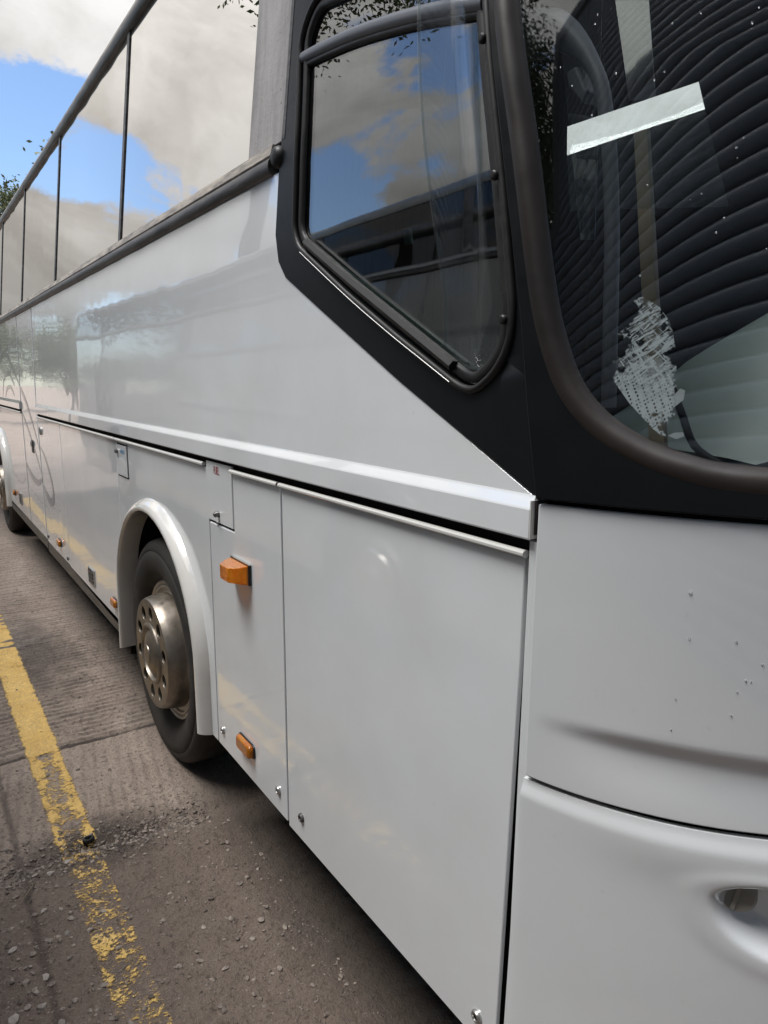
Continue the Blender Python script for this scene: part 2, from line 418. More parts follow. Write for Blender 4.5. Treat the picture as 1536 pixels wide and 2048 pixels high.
# ------------------------------------------------------------------ ground
def fbm(x, y, s, o=3):
    return noise.fractal(Vector((x * s, y * s, 3.7)), 1.0, 2.0, o)
def sm(a, b, x):
    t = max(0, min(1, (x - a) / (b - a))); return t * t * (3 - 2 * t)
def gh(x, y):
    """height of the tamped, broken concrete"""
    near = sm(-14, -7, x) * (1 - sm(.2, 1.2, x)) * sm(-3, -2, y)
    if near <= 0: return 0.0
    wob = .018 * fbm(x, y, 3.1, 2)
    slab = 1 - sm(-3.60, -3.57, x)                       # ridges across the coach beyond the joint
    r1 = .5 + .5 * math.sin((x + wob + .012 * fbm(x, y, 9, 2)) * 2 * math.pi / .052)
    r2 = .5 + .5 * math.sin((y * .97 + x * .16 + wob) * 2 * math.pi / .06)
    brk = sm(-2.80, -2.68, x + .06 * fbm(x, y, 4, 2))    # broken surface with grit in front
    h = slab * r1 * .009 + (1 - slab) * (1 - brk) * r2 * .006 * (.5 + .5 * fbm(x, y, 2.2, 2))
    h += .0022 * fbm(x, y, 21, 3) + .003 * fbm(x, y, 5, 2)
    h += brk * (.007 * fbm(x, y, 11, 4) + .006 * fbm(x, y, 30, 3))
    d1 = abs(x + 3.585 + .012 * fbm(x, y, 6, 2)); h -= .012 * math.exp(-(d1 / .010) ** 2)
    d2 = abs(x + 2.71 + .05 * fbm(x, y, 5, 3)); h -= .018 * math.exp(-(d2 / .05) ** 2)
    d3 = abs(y + .705 + .01 * fbm(x, y, 4, 2)); h -= .006 * math.exp(-(d3 / .012) ** 2)
    return h * near
def axis(spans):
    o = []
    for a, b, st in spans:
        k = int(round((b - a) / st)); o += [a + (b - a) * i / k for i in range(k)]
    return o + [spans[-1][1]]
xs = axis([(-600, -60, 60), (-60, -15, 3), (-15, -9, .25), (-9, -5.2, .035), (-5.2, -1.3, .0125), (-1.3, .8, .06), (.8, 6, .5), (6, 60, 6), (60, 600, 60)])
ys = axis([(-600, -60, 60), (-60, -6, 3), (-6, -1.4, .3), (-1.4, -.95, .025), (-.95, .2, .0125), (.2, 1, .04), (1, 6, .5), (6, 60, 6), (60, 600, 60)])
V = [(x, y, gh(x, y)) for x in xs for y in ys]; ny = len(ys)
F = [(i * ny + j, (i + 1) * ny + j, (i + 1) * ny + j + 1, i * ny + j + 1) for i in range(len(xs) - 1) for j in range(ny - 1)]
m = mat('concrete', (.15, .12, .10), .7, 0, .45); g = G(m)
big = g.noise(1.3, 6, .6); fine = g.noise(130, 3, .75); mid = g.noise(9, 5, .7); mott = g.noise(48, 4, .75)
c = g.ramp(big, .3, (.36, .275, .215), .7, (.62, .50, .405))
c = g.mix(g.ramp(mid, .35, .42, .7, 0), c, (.19, .138, .107))
c = g.mix(g.ramp(fine, .50, 0, .66, .85), c, (.58, .48, .40))
c = g.mix(g.ramp(mott, .52, 0, .66, .75), c, (.07, .050, .040))
geo = g.n('ShaderNodeSeparateXYZ'); g.l(g.co(), geo.inputs[0])
px, py = geo.outputs[0], geo.outputs[1]
# slab bays differ in tone; coach's shade painted into the colour along its side; damp patch at the broken joint
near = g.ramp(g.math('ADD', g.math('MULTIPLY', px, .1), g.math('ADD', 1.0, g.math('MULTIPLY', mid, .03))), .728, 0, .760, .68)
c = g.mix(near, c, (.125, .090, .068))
coach_shade = g.math('MULTIPLY', g.ramp(g.math('ADD', py, g.math('MULTIPLY', big, .25)), .05, 0, .22, 1), .65)
c = g.mix(coach_shade, c, (.035, .028, .024))
def wave(axis, rot):
    w_ = g.n('ShaderNodeTexWave', bands_direction=axis); w_.inputs['Scale'].default_value = 6.0; w_.inputs['Distortion'].default_value = 1.8
    w_.inputs['Detail'].default_value = 4; w_.inputs['Detail Scale'].default_value = 2.2; g.l(g.co((1, 1, 1), (0, 0, 0), (0, 0, rot)), w_.inputs['Vector']); return w_.outputs['Fac']
wsel = g.ramp(g.math('ADD', g.math('MULTIPLY', px, .1), 1.0), .6400, 0, .6420, 1)
groove_shade = g.mix(wsel, wave('X', 0), g.ramp(wave('Y', .16), 0, .35, 1, 1))
fade = g.ramp(g.math('ADD', g.math('MULTIPLY', px, .1), g.math('ADD', 1.0, g.math('MULTIPLY', mid, .02))), .730, 1, .750, .12)
c = g.mix(g.math('MULTIPLY', g.math('MULTIPLY', g.ramp(groove_shade, .15, 1, .6, 0), g.ramp(g.noise(5, 5, .6), .38, .55, .62, .10)), fade), c, (.065, .049, .039))  # ridge shading put into the colour, as soft light leaves the relief flat
def joint(p_, at_, w_):
    return g.ramp(g.math('MULTIPLY', g.math('ABSOLUTE', g.math('ADD', g.math('ADD', p_, at_), g.math('MULTIPLY', g.math('SUBTRACT', mid, .5), .04))), 1 / (4 * w_)), .10, .85, .32, 0)
jt = g.math('MAXIMUM', joint(px, 3.585, .016), g.math('MULTIPLY', joint(py, .705, .014), .6))
c = g.mix(jt, c, (.045, .033, .027))
dx = g.math('ADD', px, 2.72); dy = g.math('ADD', py, .42)
dd = g.math('SQRT', g.math('ADD', g.math('MULTIPLY', g.math('MULTIPLY', dx, dx), 14.0), g.math('MULTIPLY', g.math('MULTIPLY', dy, dy), 5.0)))
dx2 = g.math('ADD', px, 5.0); dy2 = g.math('ADD', py, .35)
de = g.math('SQRT', g.math('ADD', g.math('MULTIPLY', g.math('MULTIPLY', dx2, dx2), .9), g.math('MULTIPLY', g.math('MULTIPLY', dy2, dy2), 7.0)))
wet = g.math('MAXIMUM', g.ramp(g.math('MULTIPLY', g.math('ADD', dd, g.math('MULTIPLY', mid, .6)), .5), .30, 1, .55, 0), g.math('MULTIPLY', g.ramp(g.math('MULTIPLY', g.math('ADD', de, g.math('MULTIPLY', mid, 1.2)), .4), .36, 1, .62, 0), .8))
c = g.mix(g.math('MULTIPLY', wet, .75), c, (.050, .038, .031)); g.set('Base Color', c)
rgh = g.mix(wet, g.ramp(fine, .3, .55, .7, .8), (.16, .16, .16)); g.set('Roughness', rgh)
n1 = g.bump(g.math('ADD', g.math('MULTIPLY', mott, .7), g.math('MULTIPLY', fine, .4)), .9, .03); g.l(n1, g.b.inputs['Normal'])
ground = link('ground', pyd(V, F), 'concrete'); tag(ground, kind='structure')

# worn yellow line, laid on the ridged concrete
m = mat('yellow_paint', (.60, .40, .075), .55); g = G(m); g.out = g.t.nodes['Material Output']
geo = g.n('ShaderNodeSeparateXYZ'); g.l(g.co(), geo.inputs[0]); px, py = geo.outputs[0], geo.outputs[1]
g.set('Base Color', g.mix(g.ramp(g.noise(90, 6, .75), .42, 0, .66, .8), g.ramp(g.noise(7, 4, .6), .3, (.70, .43, .095), .7, (.82, .55, .16)), (.38, .24, .10)))
wn = g.noise(100, 6, .8, g.co((1, .6, 1))); wb = g.noise(14, 5, .65)
lat = g.math('ABSOLUTE', g.math('ADD', py, .50))
worn = g.ramp(g.math('ADD', g.math('MULTIPLY', px, .1), 1.0), .640, 0.0, .643, .030, (.722, .050), (.727, .135), (.79, .12), (.82, .155))
mids = g.ramp(g.math('ADD', g.math('MULTIPLY', px, .1), 1.0), .640, 0, .644, 1, (.722, 1), (.727, 0))
hollow = g.math('MULTIPLY', g.math('MULTIPLY', g.ramp(lat, .015, 1, .055, 0), mids), .095)
edge = g.math('MULTIPLY', g.ramp(lat, .062, 0, .085, 1), .22)
thr = g.math('ADD', g.math('ADD', g.math('ADD', .385, worn), hollow), edge)
val = g.math('ADD', g.math('MULTIPLY', wn, .58), g.math('MULTIPLY', wb, .42))
keep = g.math('MULTIPLY', g.math('SUBTRACT', val, thr), 30, True)
tr = g.n('ShaderNodeBsdfTransparent'); ms = g.n('ShaderNodeMixShader'); g.l(keep, ms.inputs[0]); g.l(tr.outputs[0], ms.inputs[1]); g.l(g.b.outputs[0], ms.inputs[2]); g.l(ms.outputs[0], g.out.inputs['Surface'])
lx = axis([(-12, -5.2, .05), (-5.2, -1.7, .0125)]); ly = axis([(-.592, -.408, .0115)]); nl = len(ly)
V = [(x, y, gh(x, y) + .0035) for x in lx for y in ly]
F = [(i * nl + j, (i + 1) * nl + j, (i + 1) * nl + j + 1, i * nl + j + 1) for i in range(len(lx) - 1) for j in range(nl - 1)]
ln = link('road_marking', pyd(V, F), 'yellow_paint'); tag(ln, kind='structure')

# ------------------------------------------------------------------ the coach
coach = empty('coach', (-6, 1.2, 0))
tag(coach, 'long white coach with black-framed driver window, filling most of the picture', 'coach')
def panel(name, poly, m='white_paint', off=0.0, t=.012, bev=.003, holes=(), step=.14, parent=None):
    return sheet(name, poly, side(off), m, parent or coach, holes, step, t, bev)
def rect(x0, x1, z0, z1): return [(x0, z0), (x1, z0), (x1, z1), (x0, z1)]
SURL = [(-.862, 1.602), (-1.288, 1.797), (-1.654, 1.978), (-1.85, 2.077)]
# upper side panels
panel('side_panel', [(-6.415, 1.600), (-.868, 1.600)] + SURL[1:] + [(-1.90, 2.13), (-1.912, 2.20), (-1.897, 2.362), (-6.415, 2.362)])
panel('service_door_panel', rect(-7.310, -6.450, .47, 2.362), bev=.010)
panel('side_panel', rect(-12.2, -7.348, 1.600, 2.362))
# waist moulding: a folded lip standing proud of the panels
def strip(name, x0, x1, prof2, m, seg=.5):
    """prof2: (z, out) closed section run along x"""
    n = max(2, int(abs(x1 - x0) / seg)); V, F = [], []; k = len(prof2)
    for i in range(n + 1):
        x = x0 + (x1 - x0) * i / n
        for (z, o_) in prof2: V.append((x, prof(z) - o_, z))
    for i in range(n):
        for q in range(k): F.append((i * k + q, i * k + (q + 1) % k, (i + 1) * k + (q + 1) % k, (i + 1) * k + q))
    F.append(tuple(range(k))[::-1]); F.append(tuple(n * k + q for q in range(k)))
    me = pyd(V, F); bm = bmesh.new(); bm.from_mesh(me); bmesh.ops.recalc_face_normals(bm, faces=bm.faces); bm.to_mesh(me); bm.free()
    return link(name, me, m, coach, True, 18)
MP = [(1.604, -.004), (1.603, .001), (1.598, .003), (1.583, .0135), (1.579, .0150), (1.529, .0155), (1.526, .0145), (1.525, .012), (1.527, .008), (1.530, .006), (1.530, -.004)]
for a, b in ((-6.413, -.866), (-12.2, -7.345)): strip('waist_moulding', a, b, MP, 'white_paint')
CAPM = [(1.599, .004), (1.581, .020), (1.524, .022), (1.524, -.02), (1.599, -.02)]
# dark channel above the lockers and the bead that caps each locker
for a, b in ((-2.262, -.872), (-6.41, -2.522), (-12.2, -7.345)):
    strip('locker_channel', a, b, [(1.532, -.018), (1.48, -.018), (1.48, -.03), (1.532, -.03)], 'underbody')
BP = [(1.4965 + .0075 * math.cos(t), .005 + .0085 * math.sin(t)) for t in [i * math.pi / 5 for i in range(10)]]
for a, b in ((-1.884, -.880), (-2.262, -1.897), (-3.838, -2.522), (-5.445, -3.846), (-6.405, -5.455), (-12.2, -7.345)):
    strip('locker_bead', a, b, BP, 'panel_bead')
# lockers
AX, AZ, AR, ATOP = -3.225, .66, .60, 1.21
def arch_pts(cx, r, top, zb, n=18, x_in=0):
    a = [(cx - r + x_in, zb)]
    for i in range(n + 1):
        t = math.pi - math.pi * i / n; a.append((cx + (r - x_in) * math.cos(t), AZ + (top - AZ) * math.sin(t)))
    return a + [(cx + r - x_in, zb)]
Z0, ZT = .398, 1.487
panel('locker_door', [(-1.884, .388), (-.9185, .388), (-.889, 1.30), (-.887, ZT), (-1.884, ZT)], bev=.003)
panel('locker_door', [(-2.498, .402), (-1.894, .396), (-1.894, ZT), (-2.262, ZT), (-2.262, 1.286), (-2.498, 1.286)], bev=.004)
arch = arch_pts(AX, AR + .04, ATOP + .04, .38)
panel('wheel_arch_panel', [(-3.838, .38)] + [p for p in arch if -3.84 < p[0]][1:-1] + [(-2.584, .402), (-2.505, .402), (-2.505, 1.28), (-2.524, 1.288), (-2.524, ZT), (-3.838, ZT)] if False else
      [(-3.838, ZT), (-3.838, .72)] + [p for p in arch if p[0] > -3.83 and p[1] > .66] + [(AX + AR + .04, .402), (-2.506, .402), (-2.506, ZT - .001)], bev=.003)
panel('locker_door', [(-5.445, .445), (-3.915, .42), (-3.868, .66), (-3.846, .74), (-3.846, ZT), (-5.445, ZT)], bev=.003)
panel('locker_door', rect(-6.412, -5.455, .46, ZT), bev=.003)
RX = -9.45
archr = arch_pts(RX, AR + .04, ATOP + .04, .45)
panel('rear_side_panel', [(-12.2, .45)] + archr + [(-7.348, .47), (-7.348, ZT), (-12.2, ZT)], bev=.003)
strip('sill', -6.4, -4.0, [(.455, .000), (.375, .000), (.375, -.03), (.455, -.03)], 'rail_rubber')
strip('sill', -8.75, -6.43, [(.475, .000), (.39, .000), (.39, -.03), (.475, -.03)], 'rail_rubber')
# arch flares
def flare(cx):
    pts = [(cx - AR - .03, .36), (cx - AR - .02, .52)]
    for i in range(25):
        t = math.pi - math.pi * i / 24; pts.append((cx + (AR + .012) * math.cos(t), AZ + (ATOP + .01 - AZ) * math.sin(t)))
    pts += [(cx + AR + .014, .52), (cx + AR + .016, .402)]
    path = [Vector((x, 0, z)) for x, z in pts]
    # section: x positive = away from the wheel
    pr = [(.046, -.003), (.042, .010), (.028, .030), (.012, .044), (-.002, .048), (-.010, .044), (-.013, .034), (-.011, .010), (-.009, -.06), (-.004, -.06), (.000, -.006)]
    o = sweep('wheel_arch_flare', path, [(-a, b) for a, b in pr], 'white_old', coach, lambda i: Vector((0, -1, 0)), auto=60)
    return o
flare(AX); flare(RX)
# wheel wells and dark structure behind the panels
def well(cx):
    pts = [(cx - AR - .05, .30)] + [(cx + (AR + .03) * math.cos(math.pi - math.pi * i / 18), AZ + (ATOP + .03 - AZ) * math.sin(math.pi - math.pi * i / 18)) for i in range(19)] + [(cx + AR + .02, .45)]
    V, F = [], []
    for x, z in pts: V += [(x, .015, z), (x, .62, z)]
    for i in range(len(pts) - 1): F.append((2 * i, 2 * i + 1, 2 * i + 3, 2 * i + 2))
    F.append(tuple(2 * i + 1 for i in range(len(pts)))); return link('wheel_well', pyd(V, F), 'underbody', coach, False)
well(AX); well(RX)
boxes('chassis', [(-12.1, -10.12, .06, 2.3, .5, 1.5), (-8.78, -3.9, .06, 2.3, .5, 1.5), (-2.56, -1.02, .06, 2.3, .52, 1.5), (-12.1, -1.02, .7, 1.7, .32, .6),
                  (-10.1, -8.8, .66, 1.75, .6, 1.5), (-3.88, -2.58, .66, 1.75, .6, 1.5), (-12.1, -1.02, .04, 2.36, 1.502, 1.56)], 'underbody', coach)
# wheels
def wheel(cx):
    c = (cx, 0, .526); wh = empty('wheel', (cx, .15, .526)); wh.parent = coach; wh.matrix_parent_inverse = parent_world(coach).inverted()
    R0 = .538
    ty = [(.328, .085), (.338, .048), (.36, .026), (.40, .008), (.44, .000), (.472, .003), (.480, .010), (.486, .008), (.500, .010), (.516, .018), (.530, .032), (R0, .060), (R0, .135), (R0 - .012, .138), (R0 - .012, .150), (R0, .153), (R0, .20), (R0 - .012, .203), (R0 - .012, .217), (R0, .22), (R0, .27), (.49, .31), (.44, .33), (.32, .31)]
    lathe('tyre', ty, 'tyre', wh, c, 72, 40)
    rim = [(.328, .30), (.328, .072), (.337, .058), (.334, .050), (.326, .047), (.320, .052), (.317, .060), (.312, .060), (.310, .054), (.302, .054), (.297, .066), (.280, .068), (.274, .064), (.266, .05)]
    rm = lathe('rim', rim, 'rim_alloy', wh, c, 72, 28)
    # domed trim with ten oval hand holes
    fc = -.040
    tr = [(.276, .068), (.276, .040), (.270, 0.0), (.264, -.026), (.257, fc + .001), (.250, fc)]
    t1 = lathe('wheel_trim', tr, 'wheel_alloy', wh, c, 72, 40)
    ring_o = [(.250 * math.cos(2 * math.pi * i / 72), .250 * math.sin(2 * math.pi * i / 72)) for i in range(72)]
    holes = [[(.143 * math.cos(2 * math.pi * i / 48), .143 * math.sin(2 * math.pi * i / 48)) for i in range(48)]]
    for k in range(10):
        a = 2 * math.pi * (k + .35) / 10; ca, sa = math.cos(a), math.sin(a)
        hh = []
        for i in range(16):
            q = 2 * math.pi * i / 16; u, v = .197 + .034 * math.cos(q), .031 * math.sin(q); hh.append((u * ca - v * sa, u * sa + v * ca))
        holes.append(hh)
    disc = sheet('trim_disc', ring_o, lambda u, v: Vector((cx + u, fc + .0 + .004 * (1 - (u * u + v * v) / .0625), .526 + v)), 'wheel_alloy', wh, holes, .03, .010, .0018)
    lathe('hub_cap', [(.147, fc + .006), (.145, fc - .004), (.138, fc - .009), (.128, fc - .007), (.122, fc + .006), (.118, fc + .010), (.098, fc - .004), (.060, fc - .016), (.046, fc - .018), (.044, fc - .022), (.030, fc - .023), (.0, fc - .024)], 'wheel_alloy', wh, c, 48, 30)
    lathe('brake_drum', [(.25, .06), (.2, .055), (.1, .05), (0, .05)], 'dark_gap', wh, c, 32)
    for k in range(10):
        a = 2 * math.pi * (k + .35) / 10
        lathe('wheel_nut', [(.0, fc + .030), (.011, fc + .031), (.014, fc + .04), (.016, fc + .09)], 'steel', wh, (cx + .197 * math.cos(a), 0, .526 + .197 * math.sin(a)), 6)
    for k in range(5):
        a = 2 * math.pi * (k + .72) / 5
        lathe('rivet', [(.0, .0695), (.0035, .0702), (.005, .074)], 'chrome', wh, (cx + .272 * math.cos(a), 0, .526 + .272 * math.sin(a)), 8)
    return wh
wheel(AX - .03); wheel(RX - .03)
# fuel flap and small flap
ff = panel('fuel_flap', rect(-2.508, -2.268, 1.295, 1.511), off=.002, t=.010, bev=.002)
text('fuel_lettering', 'FUEL', .040, 'red_print', ff, (-2.404, -.0028, 1.482), .62)
def latch(p, x, z, r=.010):
    return lathe('latch', [(0, -.020), (r * .6, -.020), (r * .62, -.017), (r * .85, -.017), (r, -.015), (r, -.004), (r * 1.15, -.003), (r * 1.15, 0)], 'latch_grey', p, (x, -.001, z), 20, 30)
latch(ff, -2.398, 1.327)
boxes('hinge_stop', [(-2.425, -2.405, -.004, .004, 1.288, 1.297)], 'alu', ff)
panel('flap_recess', rect(-2.516, -2.262, 1.286, 1.52), 'dark_gap', -.014, .002, 0)
af = panel('additive_flap', rect(-3.822, -3.628, 1.316, 1.472), off=.0055, t=.006, bev=.0012)
panel('flap_recess', rect(-3.828, -3.620, 1.309, 1.479), 'dark_gap', .0012, .001, 0)
text('blue_lettering', 'ADBLUE', .026, 'blue_print', af, (-3.70, -.0062, 1.44), .85)
latch(af, -3.80, 1.437, .012)
# upper marker lamp on its base, standing out from the locker
ml = boxes('marker_lamp', [(-2.282, -2.124, -.010, -.0005, 1.128, 1.200)], 'lamp_base', coach, .003)
def prism(name, secs, m, parent, bev=.003):
    V, F = [], []; k = len(secs[0])
    for s in secs: V += s
    for i in range(len(secs) - 1):
        for q in range(k): F.append((i * k + q, i * k + (q + 1) % k, (i + 1) * k + (q + 1) % k, (i + 1) * k + q))
    F.append(tuple(range(k))[::-1]); F.append(tuple((len(secs) - 1) * k + q for q in range(k)))
    me = pyd(V, F); bm = bmesh.new(); bm.from_mesh(me); bmesh.ops.recalc_face_normals(bm, faces=bm.faces); bm.to_mesh(me); bm.free()
    o = link(name, me, m, parent, False); b = o.modifiers.new('b', 'BEVEL'); b.width = bev; b.segments = 2; b.limit_method = 'ANGLE'; return o
def q4(x0, x1, z0, z1, y): return [(x0, y, z0), (x1, y, z0), (x1, y, z1), (x0, y, z1)]
prism('amber_lens', [q4(-2.279, -2.127, 1.131, 1.197, -.010), q4(-2.270, -2.137, 1.135, 1.193, -.036), q4(-2.240, -2.170, 1.139, 1.189, -.066)], 'amber', ml)
boxes('reflector', [(-2.272, -2.133, -.0135, -.0112, 1.136, 1.192)], 'reflector_white', ml)
prism('chrome_edge', [q4(-2.283, -2.123, 1.199, 1.2025, -.001), q4(-2.283, -2.123, 1.199, 1.2025, -.011)], 'chrome', ml, .0008)
# low amber side lamps
def side_lamp(x, z, w, h, tilt=0.0):
    pts = rounded([(-w, -h), (w, -h), (w, h), (-w, h)], h * .75, 4); ct, st = math.cos(tilt), math.sin(tilt)
    pts = [(x + a * ct - b * st, z + a * st + b * ct) for a, b in pts]
    s1 = lambda k, y: [(x + (a - x) * k, y, z + (b - z) * k) for a, b in pts]
    o = prism('side_lamp', [s1(1.12, -.0005), s1(1.12, -.006)], 'lamp_base', coach, .001)
    prism('amber_lens', [s1(1.04, -.006), s1(1.0, -.018), s1(.8, -.024)], 'amber', o, .002)
side_lamp(-2.208, .520, .062, .024); side_lamp(-4.09, .545, .05, .022); side_lamp(-5.80, .565, .055, .024); side_lamp(-8.40, .61, .055, .026)
# rubber-headed fixing bolts along the skirt
for x, z, mm in ((-2.443, .476, 'alu'), (-1.954, .477, 'alu'), (-1.791, .468, 'rail_rubber'), (-.972, .452, 'alu'), (-5.52, .50, 'rail_rubber'), (-6.36, .51, 'rail_rubber')):
    b = lathe('fixing_bolt', [(.0145, 0), (.0145, -.004), (.012, -.008), (.008, -.009), (.007, -.005)], mm, coach, (x, 0, z), 20, 30)
    lathe('bolt_socket', [(.0072, -.0055), (0, -.0055)], 'dark_gap', b, (x, 0, z), 12)
# recessed pull handles and vents low on the skirt
for x, z, w_, h_ in ((-4.70, .555, .075, .045), (-7.95, .605, .07, .05)):
    v = boxes('skirt_vent', [(x - w_, x + w_, -.006, -.0005, z - h_, z + h_)], 'lamp_base', coach, .003)
    boxes('vent_frame', [(x - w_ - .008, x + w_ + .008, -.008, -.0008, z + h_, z + h_ + .008), (x - w_ - .008, x + w_ + .008, -.008, -.0008, z - h_ - .008, z - h_), (x + w_, x + w_ + .008, -.008, -.0008, z - h_, z + h_), (x - w_ - .008, x - w_, -.008, -.0008, z - h_, z + h_)], 'alu', v)
    for k in range(3): boxes('louvre', [(x - w_ + .01, x + w_ - .01, -.011, -.006, z - h_ + .018 + k * .025, z - h_ + .028 + k * .025)], 'rail_rubber', v)
dh = boxes('door_handle', [(-6.86, -6.76, -.006, -.0005, 1.17, 1.28)], 'lamp_base', coach, .004)
boxes('handle_plate', [(-6.845, -6.775, -.016, -.006, 1.225, 1.27)], 'alu', dh, .003)
lh = lathe('locker_handle', [(.032, 0), (.032, -.008), (.026, -.012), (.02, -.010), (0, -.010)], 'alu', coach, (-6.29, -.0005, 1.39), 24, 30)
# grey swirls of the livery towards the rear
def swirl(pts, w0, w1):
    c = catmull([Vector((a, 0, b)) for a, b in pts], 10); n = len(c); V, F = [], []
    for i, p in enumerate(c):
        t = (c[min(i + 1, n - 1)] - c[max(i - 1, 0)]).normalized(); s = Vector((t.z, 0, -t.x)); k = math.sin(math.pi * min(1, .08 + .92 * i / (n - 1))) ** .7
        w_ = w0 + (w1 - w0) * i / (n - 1)
        for sg in (-1, 1): q = p + s * sg * w_ * (.25 + .75 * k); V.append((q.x, prof(q.z) - .0016, q.z))
    for i in range(n - 1): F.append((2 * i, 2 * i + 1, 2 * i + 3, 2 * i + 2))
    link('livery_swirl', pyd(V, F), 'grey_livery', coach, False)
swirl([(-6.395, 1.25), (-6.2, 1.18), (-5.98, 1.02), (-5.94, .90), (-6.06, .84), (-6.25, .87), (-6.40, .93)], .012, .05)
swirl([(-7.31, 1.72), (-7.05, 1.62), (-6.75, 1.45), (-6.44, 1.22)], .03, .02)
swirl([(-7.31, 1.50), (-7.05, 1.38), (-6.75, 1.22), (-6.44, 1.02)], .022, .016)
swirl([(-7.31, 1.02), (-7.0, .94), (-6.7, .92), (-6.44, .98)], .03, .03)
swirl([(-9.2, 1.61), (-8.9, 1.95), (-8.3, 2.05), (-7.8, 1.92), (-7.36, 1.74)], .02, .03)
swirl([(-8.7, 1.61), (-8.5, 1.80), (-8.1, 1.86), (-7.7, 1.74)], .02, .03)
swirl([(-8.45, 1.61), (-8.3, 1.70), (-8.0, 1.72), (-7.75, 1.64)], .02, .02)

# ------------------------------------------------------------------ side windows
PXS = [-3.645, -5.37, -6.975, -8.55, -10.15, -11.7]
WX = [-2.118] + PXS
for a, b in zip(WX, WX[1:]):
    sheet('side_window', rect(b + .004, a - .004, 2.435, 3.372), side(-.004), 'side_glass', coach, (), .3, .006, 0)
for x in PXS[:-1]:
    sheet('window_divider', rect(x - .019, x + .019, 2.437, 3.372), side(.002), 'rail_rubber', coach, (), .2, .010, .002)
sheet('pillar_panel', rect(-2.112, -1.868, 2.438, 3.40), side(.002), 'grey_vinyl', coach, (), .1, .008, .002)
strip('pillar_edge', -1.880, -1.864, [(2.44, .004), (3.39, .004), (3.39, -.02), (2.44, -.02)], 'rail_rubber', .01)
# window sill rail: dark rubber roll with weathered ledge on top
def wobbly(name, x0, x1, zc, rz, ry, yo, m, amp, seed, nx=120):
    V, F = [], []; k = 12
    for i in range(nx + 1):
        x = x0 + (x1 - x0) * i / nx; d = amp * noise.noise(Vector((x * 5, seed, 0)))
        for q in range(k):
            a = 2 * math.pi * q / k; z = zc + d * .6 + rz * math.cos(a); V.append((x, prof(zc) - yo + d - ry * math.sin(a), z))
    for i in range(nx):
        for q in range(k): F.append((i * k + q, i * k + (q + 1) % k, (i + 1) * k + (q + 1) % k, (i + 1) * k + q))
    F.append(tuple(range(k))[::-1]); F.append(tuple(nx * k + q for q in range(k)))
    me = pyd(V, F); bm = bmesh.new(); bm.from_mesh(me); bmesh.ops.recalc_face_normals(bm, faces=bm.faces); bm.to_mesh(me); bm.free()
    return link(name, me, m, coach, True, 60)
wobbly('sill_rail_rubber', -12.2, -1.93, 2.383, .024, .016, .004, 'rail_rubber', .003, 1.1)
strip('sill_rail_ledge', -12.2, -1.93, [(2.442, .002), (2.440, .008), (2.412, .013), (2.408, .010), (2.408, -.01), (2.442, -.01)], 'rail_top', .1)
lathe('rail_end_cap', [(0, -.016), (.016, -.015), (.025, -.010), (.030, 0), (.030, .03)], 'black_rubber', coach, (-1.900, prof(2.40) - .004, 2.400), 24, 40)
wobbly('roof_rail', -12.2, -1.90, 3.392, .030, .020, .004, 'rail_rubber', .005, 9.1, 160)
strip('roof_rail_trim', -12.2, -1.90, [(3.440, .004), (3.437, .016), (3.414, .020), (3.410, .012), (3.410, -.01), (3.440, -.01)], 'rail_top', .1)
# roof, nearside and tail
V, F = [], []
rp = [(prof(3.40) + .01, 3.41), (.22, 3.50), (.40, 3.56), (.8, 3.60), (1.2, 3.61), (1.6, 3.60), (2.0, 3.56), (2.18, 3.50), (YN - .14, 3.41)]
for x in (-12.25, -1.45):
    for y, z in rp: V.append((x, y, z))
k = len(rp); F = [(i, i + 1, k + i + 1, k + i) for i in range(k - 1)]
o = link('roof', pyd(V, F), 'white_old', coach); solid(o, .03)
boxes('nearside_wall', [(-12.2, -1.2, YN - .03, YN, .4, 2.4), (-12.2, -1.9, YN - .14, YN - .11, 3.33, 3.45)], 'white_old', coach)
boxes('nearside_window', [(-12.2, -1.95, YN - .09, YN - .08, 2.401, 3.329)], 'side_glass', coach)
boxes('tail_panel', [(-12.25, -12.205, .02, YN - .02, .45, 3.45)], 'white_old', coach)

# ------------------------------------------------------------------ driver's window and black surround
SB = SURL + [(-1.895, 2.125), (-1.914, 2.20), (-1.890, 2.38), (-1.872, 2.78), (-1.872, 3.40)]
def xc(z): return XC - .235 * max(z - 1.6, 0)
# outline in (x, z); right edge follows the raked corner under the windscreen seal
surround = [(x, z) for x, z in SB] + [(xc(z) + .018, z) for z in (3.40, 3.1, 2.8, 2.6, 2.45, 2.3, 2.15, 2.0, 1.9, 1.8, 1.7, 1.604)]
win = [(-1.735, 2.742), (-1.806, 2.672), (-1.778, 2.40), (-1.790, 2.19), (-1.765, 2.145), (-1.506, 2.0), (-1.293, 1.891), (-1.075, 1.786), (-1.035, 1.781), (-.982, 1.812), (-.948, 1.862), (-.944, 1.92), (-.98, 2.11), (-1.045, 2.40), (-1.085, 2.565), (-1.14, 2.622)]
WINC = Vector((-1.3, 2.2))
def grow(poly, d):
    n = len(poly); o = []
    for i in range(n):
        a, b = Vector(poly[i - 1]), Vector(poly[(i + 1) % n]); t = (b - a).normalized(); o.append(tuple(Vector(poly[i]) + Vector((-t.y, t.x)) * d))
    return o
area = sum(win[i - 1][0] * win[i][1] - win[i][0] * win[i - 1][1] for i in range(len(win)))
sg = -1 if area > 0 else 1
winr = [tuple(p) for p in catmull([Vector((a, b)) for a, b in win], 4, True)] if False else rounded(win, [.05, .05, .1, .05, .04, .02, .05, .05, .04, .05, .05, .05, .1, .1, .05, .05], 4)
